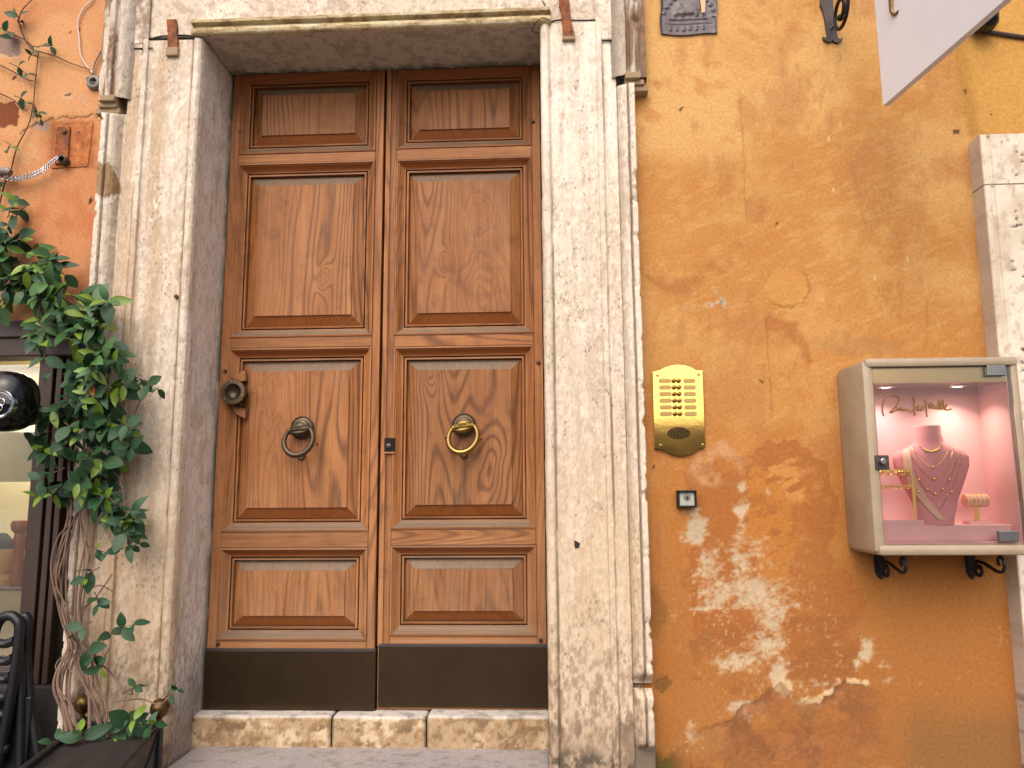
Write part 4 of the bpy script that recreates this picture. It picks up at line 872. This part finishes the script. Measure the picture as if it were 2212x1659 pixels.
a, b = PX(1518, 22, -.016); MB().prism([(a - .010, b + .06), (a + .014, b + .05), (a + .010, b + .012), (a + .008, b - .012), (a - .006, b - .012), (a - .006, b + .012)], -.0185, -.006).build('paint_flake', simple('flake', (222, 178, 140), .9, 0, .1, 40, .2).m, pq)
# dark lamp behind the sign and its cable
lm = thing('wall_lamp', 'dark round wall lamp half hidden behind the white sign', 'lamp')
a, b = PX(2126, 38, -.05); MB().lathe([(.0005, -.062), (.030, -.056), (.048, -.036), (.052, .0), (.046, .03), (.030, .05), (.0005, .054)], (a, -.055, b), 'z', 28).build('shade', 'black_gloss', lm, True); MB().box(a - .03, a + .03, -.03, .004, b - .03, b + .03, .006).build('mount', 'grey_iron', lm)
cb = MB().tube([(p[0], -.012, p[1]) for p in spline([PX(*q, -.012) for q in ((2085, 64), (2110, 66), (2140, 70), (2180, 76), (2230, 83), (2290, 88))], 5)], .009, 8).build('cable', 'grey_iron', None, True); tag(cb, 'dark cable running along the wall above the pilaster', 'cable')

# ------------------------------------------------------------------ fittings on the terracotta wall
cb = MB().tube([(p[0], -.010, p[1]) for p in spline([PX(*q, -.01) for q in ((205, -30), (199, 0), (180, 19), (168, 49), (171, 80), (174, 117), (185, 139), (200, 158))], 6)], .0035, 7).build('cable', 'white_cable', None, True); tag(cb, 'loose white cable looping down to the round wall socket', 'cable')
cb = MB().tube([(p[0], -.012, p[1]) for p in spline([PX(*q, -.01) for q in ((242, -30), (238, 40), (230, 90), (215, 118), (205, 138), (202, 160))], 6)], .0035, 7).build('cable', 'grey_plastic', None, True); tag(cb, 'grey cable running down beside the stone ear to the wall socket', 'cable')
ws = thing('wall_socket', 'round grey cable fitting on terracotta wall beside the doorway', 'socket'); a, b = PX(204, 178, -.01)
MB().lathe([(.034, .004), (.034, -.012), (.028, -.020), (.016, -.022), (.014, -.012), (.0005, -.011)], (a, -.001, b), 'y', 24).build('box', 'grey_plastic', ws, True); MB().lathe([(.012, 0), (.0005, -.002)], (a, -.0125, b + .004), 'y', 14).build('hole', 'black_hole', ws)
MB().tube([(a + .034*math.cos(k/16*6.283), -.016, b + .012 + .016*math.sin(k/16*6.283)) for k in range(17)], .0028, 6).build('wire_loop', 'grey_plastic', ws, True)
rp = thing('rusty_plate', 'rust stained square wall plate with an iron strap and hook', 'plate')
MB().prism([PX(u, v, 0) for u, v in ((120, 267), (202, 264), (190, 360), (112, 364))], -.004, .004).build('plate', 'rust_plate', rp)
MB().prism([PX(u, v, -.01) for u, v in ((124, 275), (152, 274), (146, 352), (118, 354))], -.013, .0).build('strap', 'rust', rp)
a, b = PX(136, 345, -.03); MB().lathe([(.018, .0), (.018, -.030), (.012, -.034), (.011, -.012), (.0005, -.012)], (a, -.008, b), 'y', 18).build('hook_eye', 'grey_iron', rp, True); MB().lathe([(.012, 0), (.011, -.01), (.0005, -.013)], PX(140, 284, -.012)[:1] + (-.012,) + PX(140, 284, -.012)[1:], 'y', 12).build('bolt', 'rust', rp, True)
MB().lathe([(.004, 0), (.0005, -.001)], PX(171, 286, -.004)[:1] + (-.0042,) + PX(171, 286, -.004)[1:], 'y', 10).build('hole', 'black_hole', rp)
ch = MB(); 
for off in (0, .016):
    q = spline([(*PX(u, v, -.04), ) for u, v in ((126, 338), (110, 350), (90, 366), (60, 378), (25, 384), (-20, 376))], 9)
    for k in range(len(q) - 1):
        m0 = (q[k] + q[k + 1])/2; dr = (q[k + 1] - q[k]); L_ = np.linalg.norm(dr); dr = dr/L_
        for _ in (0,):
            e_ = []; wv_ = np.array([-dr[1], dr[0]])
            for j in range(9):
                an = j/8*6.283; pnt = m0 + dr*L_*.68*math.cos(an) + wv_*.0065*math.sin(an)*(1 if k % 2 else .15); e_.append((pnt[0], -.04 - .0065*math.sin(an)*(.15 if k % 2 else 1), pnt[1] - off*(1 - abs(2*k/len(q) - 1))))
            ch.tube(e_, .0019, 5, False)
o = ch.build('chain', 'chrome', None, True, False); tag(o, 'bright double steel chain slung from the rusty hook', 'chain')
pp_ = thing('pipe_end', 'grey metal pipe end carrying the steel chain', 'pipe'); a, b = PX(5, 369, -.05)
MB().tube([(a - .2, -.05, b + .004), (a + .025, -.05, b - .004), (a + .038, -.05, b - .010)], [.018, .018, .014], 14).build('tube', 'grey_plastic', pp_, True); MB().lathe([(.006, 0), (.0005, -.003)], (a + .026, -.064, b), 'y', 10).build('screw', 'steel', pp_); MB().box(a - .14, a - .10, -.05, .004, b - .02, b + .02).build('clip', 'grey_iron', pp_)

# ------------------------------------------------------------------ shop front at the left edge
sf = thing('shop_window', 'dark brown shop window frame with a lit cream display', 'shop window')
YS = .05
zb1, zb2 = P(60, 712, YS)[2], P(60, 773, YS)[2]
MB().box(-4.0, -1.99, YS - .04, YS + .08, zb2, zb1 + .02, .006).build('head_beam', 'dark_wood', sf); MB().box(-4.0, -1.98, YS - .055, YS + .02, zb1 - .045, zb1 + .03, .006).build('head_moulding', 'dark_wood', sf)
x0p, x1p = -2.175, -1.985; zbase = P(100, 1480, YS)[2]
MB().box(x0p, x0p + .062, YS, YS + .10, zbase, zb2, .004).build('post', 'dark_wood', sf)
for k in range(2): MB().box(x0p + .074 + k*.037, x0p + .100 + k*.035, YS + .004, YS + .10, zbase, zb2, .004).build('flute', 'dark_wood', sf)
MB().box(x0p + .05, x1p + .03, YS + .05, YS + .10, zbase, zb2).build('post_back', 'black_hole', sf)
MB().box(-4.0, x0p + .002, YS + .06, YS + .066, zbase + .04, zb2).build('pane', 'glass', sf)
MB().box(-4.0, x0p, YS + .02, YS + .10, zbase, zbase + .05, .004).build('sill', 'dark_wood', sf)
MB().box(-4.0, x1p + .02, YS - .01, YS + .2, .0, zbase - .001, .01).build('base_panel', 'dark_stone', sf)
MB().box(-4.0, x0p + .03, .62, .66, zbase - .1, zb1 + .1).build('display_back', 'shop_cream', sf); MB().box(-4.0, x0p + .03, .12, .62, zb2 + .06, zb2 + .09).build('display_ceiling', 'shop_cream', sf); MB().box(x0p + .03, x0p + .05, .15, .62, zbase, zb1).build('display_side', 'shop_cream', sf)
zsh = P(40, 1262, .3)[2]; MB().box(-4.0, x0p + .028, .16, .58, zsh - .012, zsh, .002).build('shelf', 'grey_plastic', sf); MB().box(-4.0, x0p + .03, .15, .62, zbase - .06, zbase + .0).build('display_floor', 'olive_wood', sf)
li = bpy.data.lights.new('display_light', 'AREA'); li.shape = 'RECTANGLE'; li.size = .5; li.size_y = .1; li.energy = 6; li.color = (1, .92, .78)
lo = bpy.data.objects.new('display_light', li); COL.objects.link(lo); lo.location = (-2.55, .30, zb2 + .05); lo.parent = sf
MB().box(-2.80, -2.30, .28, .32, zb2 + .052, zb2 + .062).build('lamp_strip', 'lamp_glow', sf)
MB().box(x1p + .024, -1.86, .035, .06, 0, 2.05).build('reveal_strip', 'x', None) if False else None
o = MB().box(x1p + .022, -1.80, .03, .10, .0, 2.04).build('shop_reveal', 'cream_plaster'); tag(o, 'narrow cream plaster strip behind the vine between shop frame and jamb', 'wall')
def mortar(u, v, r_, nm, lb):
    a, b = PX(u, v, .32); e = thing(nm, lb, 'mortar', group='wooden mortars on the shelf'); zz = zsh
    MB().lathe([(r_*.72, 0), (r_*.78, .02), (r_*.6, .045), (r_*.9, .07), (r_*1.02, .12), (r_*.98, .155), (r_*.88, .155), (r_*.8, .10), (.001, .09)], (a, .32, zz), 'z', 24).build('bowl', 'olive_wood', e, True)
mortar(8, 1230, .075, 'mortar_bowl', 'pale wooden mortar left of the red pestle on the shop shelf'); mortar(75, 1230, .075, 'mortar_bowl', 'pale wooden mortar beside the dark window frame on the shop shelf')
a, b = PX(40, 1200, .24); pe = MB().lathe([(.026, 0), (.030, .03), (.022, .10), (.020, .16), (.026, .20), (.021, .225), (.036, .24), (.040, .262), (.034, .280), (.001, .284)], (a, .24, zsh), 'z', 22).build('pestle', 'red_wood', None, True); tag(pe, 'reddish wooden pestle standing between the pale mortars', 'pestle')
for u, lb in ((5, 'dark grey cloth cone in the mortar left of the pestle'), (78, 'dark grey cloth cone in the mortar by the window frame')):
    a, b = PX(u, 1190, .33); o = MB().lathe([(.064, 0), (.055, .03), (.02, .07), (.001, .075)], (a, .32, zsh + .15), 'z', 14).build('cloth', 'grey_cloth', None, True); tag(o, lb, 'cloth')
pn = MB().box(-2.75, -2.185, YS + .075, YS + .078, P(40, 1040, YS)[2], P(40, 930, YS)[2]).build('paper_sign', 'print_paper'); tag(pn, 'faded printed sheet behind the shop window glass', 'paper')
# helmet at the frame edge
hm = thing('helmet', 'glossy black helmet with a chrome oval badge before the shop window', 'helmet')
hx, hz = PX(-22, 862, -.30); vv = []; ff = []; nu, nv = 26, 40
for i in range(nu + 1):
    for j in range(nv):
        la = -math.pi/2 + math.pi*i/nu; lo_ = 2*math.pi*j/nv; ce = lambda t_, p: math.copysign(abs(t_)**p, t_)
        vv.append((hx + .122*ce(math.cos(la), .8)*ce(math.cos(lo_), .8), -.22 + .10*ce(math.cos(la), .8)*ce(math.sin(lo_), .9), hz + .118*ce(math.sin(la), .78)))
for i in range(nu):
    for j in range(nv): ff.append((i*nv + j, i*nv + (j + 1) % nv, (i + 1)*nv + (j + 1) % nv, (i + 1)*nv + j))
MB().add(vv, ff).build('shell', 'black_gloss', hm, True)
ax, az = PX(-8, 872, -.33); bd = MB().lathe([(.064, .02), (.066, -.004), (.062, -.009), (.054, -.006), (.052, -.002), (.001, -.006)], (ax, -.318, az), 'y', 36, .95, .86).build('badge', 'chrome', hm, True)
MB().lathe([(.051, 0), (.03, -.006), (.001, -.008)], (ax, -.321, az), 'y', 30, .95, .86).build('badge_face', 'black_gloss', bd, True)
for k in range(5):
    an = k*1.257 + .3; MB().tube([(ax + .02*math.cos(an) + .013*math.cos(j/10*6.283), -.330, az + .018*math.sin(an) + .013*math.sin(j/10*6.283)) for j in range(11)], .0013, 5).build('petal', 'chrome', bd)
MB().tube([(hx - .02, -.20, hz), (hx - .10, -.05, hz - .02), (hx - .12, .06, hz - .02)], .010, 8).build('peg', 'black_iron', hm)
# folded café chairs
def chair(dx, label):
    e = thing('folded_chair', label, 'chair', group='folded chairs by the shop window')
    def q(l, y): return [(p[0] + 0, y, p[1]) for p in spline([PX(u + dx, v, y) for u, v in l], 6)]
    y0 = -.14 - dx*.0012
    MB().tube(q([(-26, 1659), (-20, 1500), (-14, 1380), (0, 1340), (18, 1330), (34, 1336), (42, 1362), (30, 1470), (-4, 1659)], y0), .019, 10).build('back_frame', 'black_chair', e, True)
    MB().tube(q([(44, 1350), (50, 1334), (57, 1334), (60, 1352), (58, 1420), (66, 1520), (84, 1640), (92, 1700)], y0 + .06), .019, 10).build('leg_frame', 'black_chair', e, True)
    MB().tube(q([(40, 1375), (46, 1480), (44, 1659), (44, 1720)], y0 + .03), .017, 10).build('leg_frame', 'black_chair', e, True)
    for k in range(7):
        v = 1385 + k*38; MB().tube(q([(-18 - k, v), (10, v + 6), (32 - k*4, v - 2)], y0 + .004), .017, 8).build('back_slat', 'black_chair', e, True)
    s0 = PX(10 + dx, 1560, y0 + .05); MB().box(s0[0] - .10, s0[0] + .11, y0 + .03, y0 + .055, 0.12, s0[1] + .10, .008).build('seat', 'black_chair', e)
    s1 = PX(86 + dx, 1659, y0 + .06); MB().tube([(s1[0], y0 + .06, s1[1]), (s1[0] + .02, y0 + .06, .006)], .013, 8).build('leg', 'black_chair', e); s2 = PX(-20 + dx, 1659, y0); MB().tube([(s2[0], y0, s2[1]), (s2[0] - .02, y0, .006)], .013, 8).build('leg', 'black_chair', e)
chair(0, 'black folded chair with arched back beside the planter'); 

# ------------------------------------------------------------------ planter
ZP = .455
pt = thing('planter_box', 'dark metal planter box with bronze ball finials', 'planter')
bl, brr = PZ(178, 1556, ZP), PZ(343, 1566, ZP); fr_ = PZ(242, 1659, ZP); fl_ = PZ(58, 1659, ZP)
dirR = fr_ - brr; dirL = fl_ - bl; dr_ = (dirR/np.linalg.norm(dirR) + dirL/np.linalg.norm(dirL)); dr_ /= np.linalg.norm(dr_)
DEPTH = .80; C4 = [bl, brr, brr + dr_*DEPTH, bl + dr_*DEPTH]; cen = sum(C4)/4
def wallpan(p, q, nm, inner=.012):
    p, q = np.array(p[:2]), np.array(q[:2]); d = (q - p)/np.linalg.norm(q - p); nn = np.array([d[1], -d[0]]); nn = nn if (cen[:2] - p)@nn > 0 else -nn
    a_, b_, c_, e_ = p, q, q + nn*inner, p + nn*inner
    o = MB().add([(w[0], w[1], .0) for w in (a_, b_, c_, e_)] + [(w[0], w[1], ZP - .004) for w in (a_, b_, c_, e_)], [(0, 1, 2, 3), (4, 5, 6, 7), (0, 1, 5, 4), (1, 2, 6, 5), (2, 3, 7, 6), (3, 0, 4, 7)]).build(nm, 'planter', pt)
    for s_ in (0, 1):
        z0_, z1_ = (.03, ZP - .04) if s_ else (ZP - .04, .03); MB().tube([(p[0] - nn[0]*.002 + d[0]*.03, p[1] - nn[1]*.002 + d[1]*.03, z0_), (q[0] - nn[0]*.002 - d[0]*.03, q[1] - nn[1]*.002 - d[1]*.03, z1_)], .005, 6).build('cross_bar', 'planter', o)
    rm = MB().tube([(p[0], p[1], ZP - .008), (q[0], q[1], ZP - .008)], .009, 8).build('rim', 'planter', pt)
for i in range(4): wallpan(C4[i], C4[(i + 1) % 4], 'side_panel')
for i in range(4):
    p = C4[i]; MB().box(p[0] - .014, p[0] + .014, p[1] - .014, p[1] + .014, .0, ZP + .012, .003).build('corner_post', 'planter', pt)
    MB().lathe([(.010, .0), (.010, .014), (.018, .018), (.026, .026), (.032, .040), (.034, .052), (.031, .066), (.022, .078), (.001, .086)], (p[0], p[1], ZP + .010), 'z', 22).build('finial', 'finial_bronze', pt, True)
n = 18; SS, TT = np.meshgrid(np.linspace(0, 1, n), np.linspace(0, 1, n), indexing='ij')
gp = [(C4[0][k]*(1 - SS) + C4[1][k]*SS)*(1 - TT) + (C4[3][k]*(1 - SS) + C4[2][k]*SS)*TT for k in (0, 1)]
grid('soil', gp[0], gp[1], ZP - .035 + .03*fbm(SS*6, TT*6, 12), None, 'soil', pt, flip=True)

# ------------------------------------------------------------------ climbing vine
vine = thing('climbing_vine', 'leafy evergreen vine climbing from the planter over the shop front', 'vine')
def leaf_mesh(nm, w, bend, fold, mat):
    v = []; f = []; n = 7
    for i in range(n + 1):
        t_ = i/n; hw = w*math.sin(math.pi*min(1, t_**.92))**.8*(1 - .12*t_) if 0 < t_ < 1 else 0.0004
        zz = -bend*t_*t_
        v += [(-hw, t_, zz + fold*hw), (0, t_, zz), (hw, t_, zz + fold*hw)]
    for i in range(n):
        k = i*3; f += [(k, k + 1, k + 4, k + 3), (k + 1, k + 2, k + 5, k + 4)]
    me = bpy.data.meshes.new(nm); me.from_pydata(v, [], f); me.polygons.foreach_set('use_smooth', [True]*len(f)); me.materials.append(M[mat]); me.update(); return me
LM = [leaf_mesh('leaf', w, b, .18, 'leaf_dark') for w, b in ((.30, .18), (.27, .35), (.33, .10), (.25, .5), (.30, .28))]
LB = [leaf_mesh('leaf', w, b, .3, 'leaf_bright') for w, b in ((.22, .15), (.24, .3))]; LO = leaf_mesh('leaf', .2, .2, .2, 'leaf_old')
NLEAF = 0; EXTRA = {}
def put_leaf(p, dirv, nrmv, ln, me):
    global NLEAF
    y = Vector(dirv).normalized(); zv = Vector(nrmv); zv = (zv - y*zv.dot(y)); zv = zv.normalized() if zv.length > 1e-4 else y.orthogonal().normalized(); xv = y.cross(zv)
    mw = Matrix(((xv.x*ln, y.x*ln, zv.x*ln, p[0]), (xv.y*ln, y.y*ln, zv.y*ln, p[1]), (xv.z*ln, y.z*ln, zv.z*ln, p[2]), (0, 0, 0, 1)))
    if NLEAF >= 298:
        EXTRA.setdefault(me.materials[0].name, MB()).add([mw@v.co for v in me.vertices], [tuple(q.vertices) for q in me.polygons]); return
    NLEAF += 1
    o = bpy.data.objects.new('leaf', me); COL.objects.link(o); o.parent = vine
    o.matrix_world = mw
def sprig(u, v, y, du, dv, nodes, ln, bright=.16, tip=True):
    p0 = Vector(P(u, v, y)); p1 = Vector(P(u + du, v + dv, y - .05*random.random())); d = (p1 - p0); L_ = d.length; d.normalize()
    pts = []
    for k in range(nodes*2 + 1):
        t_ = k/(nodes*2); pts.append(p0 + d*L_*t_ + Vector((0, 0, -.10*L_*t_*t_)) + Vector((random.uniform(-1, 1), random.uniform(-1, 1), random.uniform(-1, 1)))*.003)
    MB().tube(pts, [.0022 - .0010*k/len(pts) for k in range(len(pts))], 5).build('twig', 'vine_twig', vine)
    ph = random.uniform(0, 3.14)
    for k in range(nodes):
        p = pts[min(len(pts) - 1, 2*k + 2)]; an = ph + k*1.57
        a_ = d.orthogonal().normalized(); b_ = d.cross(a_); sidev = a_*math.cos(an) + b_*math.sin(an)
        for s_ in (1, -1):
            dd = d*random.uniform(.25, .7) + sidev*s_*1.0 + Vector((0, -.25, -.12)); nn = Vector((random.uniform(-.5, .5), -1.0, random.uniform(.0, .9)))
            last = k == nodes - 1
            me = random.choice(LB) if random.random() < (bright*2.2 if last else bright*.6) else random.choice(LM)
            put_leaf(p, dd, nn, ln*random.uniform(.75, 1.2)*(.75 if last else 1), me)
SPR = []
def mass(cu, cv, ru, rv, n, y0, y1, ln=.086):
    for _ in range(int(1.75*n) + 1):
        a_ = random.uniform(0, 6.28); r_ = math.sqrt(random.random()); u, v = cu + ru*r_*math.cos(a_), cv + rv*r_*math.sin(a_)
        du, dv = random.uniform(-1, 1)*30 + (u - cu)*.35, random.uniform(-.2, 1)*26 + (v - cv)*.25
        sprig(u, v, random.uniform(y0, y1), du, dv, random.choice((2, 2, 3)), ln)
for a in [(20, 545, 40, 22, 3, -.10, -.03), (75, 560, 50, 26, 4, -.12, -.03), (25, 620, 34, 26, 4, -.12, -.03), (5, 500, 30, 26, 2, -.1, -.03), (130, 625, 50, 26, 5, -.15, -.04), (195, 668, 46, 28, 6, -.20, -.06), (120, 690, 50, 26, 4, -.18, -.04), (222, 738, 30, 34, 5, -.22, -.06), (200, 800, 44, 26, 5, -.22, -.06), (240, 835, 26, 20, 3, -.22, -.08), (185, 872, 48, 28, 5, -.2, -.05), (150, 912, 44, 26, 4, -.2, -.05), (235, 930, 36, 32, 4, -.2, -.06), (105, 965, 26, 24, 2, -.18, -.05), (190, 985, 50, 22, 3, -.2, -.05), (130, 1045, 30, 14, 2, -.18, -.05), (215, 1050, 36, 22, 3, -.2, -.05), (262, 1110, 26, 20, 3, -.2, -.06)]: mass(*a)
for u, v, y, du, dv, n, ln in [(60, 440, -.05, -40, 40, 3, .075), (15, 470, -.05, 20, -40, 3, .07), (90, 712, -.2, 10, 85, 3, .075), (288, 812, -.2, 52, 22, 3, .066), (250, 800, -.16, 45, 26, 2, .06), (255, 905, -.2, 35, 20, 2, .06), (270, 1150, -.2, 20, -30, 2, .06), (250, 1190, -.2, 50, -22, 2, .06), (215, 1225, -.2, -30, 20, 2, .07), (215, 1385, -.2, 75, -48, 3, .075), (180, 1385, -.2, 20, 30, 2, .075), (285, 1500, -.2, 6, -22, 2, .06), (352, 1512, -.2, 30, -28, 2, .045), (250, 1590, -.2, 40, -40, 3, .085), (180, 1610, -.3, -4, -34, 2, .085), (265, 1560, -.22, 45, 4, 2, .07),
                       (140, 1010, -.2, -50, 20, 2, .075), (120, 1060, -.2, -40, 10, 2, .07), (235, 1075, -.2, 40, 30, 2, .075), (255, 1130, -.2, 30, 40, 2, .07), (190, 1180, -.2, 40, 10, 2, .06), (205, 1280, -.2, 10, 20, 2, .06), (200, 1340, -.2, -40, 30, 2, .065), (235, 1400, -.2, -20, 40, 2, .07), (310, 1570, -.22, 25, -14, 2, .06), (215, 1560, -.25, 30, 30, 2, .08), (150, 1600, -.3, -40, 0, 2, .075), (45, 60, -.03, -10, -40, 3, .05), (70, 100, -.03, 40, -6, 2, .055), (40, 95, -.03, -30, -30, 2, .07), (60, 130, -.03, 15, -25, 2, .035), (20, 135, -.03, 40, 20, 2, .05), (70, 225, -.03, 20, 25, 3, .05), (30, 205, -.03, 30, 15, 2, .045), (10, 330, -.03, 14, -16, 2, .04), (20, 390, -.03, -20, 10, 2, .036)]: sprig(u, v, y, du, dv, n, ln)
put_leaf(P(200, 825, -.23), (.05, -.1, -.6), (0, -1, .1), .062, LO); put_leaf(P(185, 850, -.22), (-.4, -.2, .1), (0, -1, .4), .05, LB[0])
print('LEAVES', NLEAF, {k: len(v.f)//14 for k, v in EXTRA.items()})
for k_, v_ in EXTRA.items():
    o = v_.build('foliage', k_, vine, True, False); o['kind'] = 'stuff'
# stems
def stem(pts, r0, r1, nm='stem', mat='bark', wob=4):
    q = spline([(u + random.uniform(-wob, wob), v, y) for u, v, y in pts], 6); pp = [P(a, b, c) for a, b, c in q]; n = len(pp)
    MB().tube(pp, [r0 + (r1 - r0)*k/(n - 1) for k in range(n)], 7).build(nm, mat, vine, True)
BASE = [[(165, 1615, -.25), (140, 1530, -.22), (122, 1480, -.2), (135, 1420, -.16), (158, 1390, -.14), (135, 1330, -.14), (118, 1260, -.14), (130, 1180, -.14), (160, 1080, -.12), (180, 980, -.10), (200, 880, -.1), (215, 780, -.1), (190, 690, -.1), (110, 630, -.08), (-30, 540, -.05)],
        [(180, 1618, -.25), (160, 1560, -.22), (148, 1500, -.2), (152, 1440, -.16), (166, 1400, -.14), (150, 1340, -.14), (140, 1270, -.14), (150, 1190, -.14), (165, 1100, -.12), (160, 990, -.1), (180, 880, -.1), (230, 780, -.1), (215, 690, -.1), (160, 640, -.1)],
        [(190, 1610, -.24), (196, 1560, -.22), (192, 1500, -.2), (180, 1440, -.16), (172, 1395, -.14), (160, 1330, -.14), (165, 1250, -.14), (185, 1160, -.13), (195, 1050, -.12), (210, 930, -.1), (225, 820, -.1), (240, 740, -.1)],
        [(205, 1600, -.24), (225, 1540, -.2), (205, 1470, -.18), (195, 1420, -.16), (178, 1385, -.14), (170, 1300, -.14), (180, 1200, -.13), (170, 1100, -.12), (200, 1000, -.1)],
        [(150, 1600, -.24), (135, 1540, -.2), (118, 1490, -.2), (120, 1450, -.18), (150, 1400, -.15), (140, 1350, -.14), (112, 1240, -.15), (122, 1170, -.15), (150, 1130, -.13)],
        [(230, 1600, -.24), (210, 1550, -.2), (180, 1480, -.2), (160, 1440, -.16), (168, 1392, -.14), (180, 1320, -.13), (210, 1290, -.13), (240, 1240, -.12)],
        [(185, 1395, -.16), (205, 1425, -.17), (240, 1455, -.18), (270, 1495, -.2), (288, 1500, -.2)], [(195, 1440, -.18), (210, 1490, -.19), (235, 1515, -.2), (300, 1510, -.21), (345, 1522, -.22), (372, 1500, -.22), (380, 1485, -.22)],
        [(162, 1400, -.15), (135, 1420, -.16), (122, 1440, -.17), (128, 1455, -.17)], [(250, 955, -.14), (285, 900, -.15), (310, 850, -.16), (345, 822, -.17)], [(240, 1010, -.14), (262, 1040, -.15), (270, 1100, -.16)], [(190, 1270, -.14), (220, 1265, -.14), (245, 1280, -.14)]]
for k, b in enumerate(BASE): stem(b, (.0068 if k < 6 else .0036)*random.uniform(.8, 1.1), .0024)
for k in range(8): b = BASE[k % 6]; sh = random.uniform(-16, 16); stem([(u + sh*(.4 if v > 1380 and v < 1420 else 1), v, y + random.uniform(-.03, .03)) for u, v, y in b], random.uniform(.003, .005), .002, wob=9)
for b in ([(-20, 520, -.02), (10, 400, -.02), (20, 380, -.02), (38, 320, -.02), (60, 270, -.02), (72, 225, -.02), (78, 160, -.02), (84, 110, -.02)], [(84, 118, -.02), (60, 90, -.02), (30, 75, -.02), (-20, 50, -.02)], [(40, 48, -.02), (50, 20, -.02), (72, -5, -.02)], [(42, 50, -.02), (50, 75, -.02), (65, 102, -.02), (88, 112, -.02), (120, 122, -.015), (150, 136, -.015), (195, 150, -.015)], [(-20, 130, -.02), (30, 155, -.02), (60, 172, -.02), (75, 175, -.02)], [(-20, 195, -.02), (20, 212, -.02), (60, 240, -.02)], [(110, 610, -.1), (95, 640, -.14), (82, 690, -.18), (100, 712, -.2)]):
    stem(b, .0034, .002, 'stem', 'vine_twig', 2)
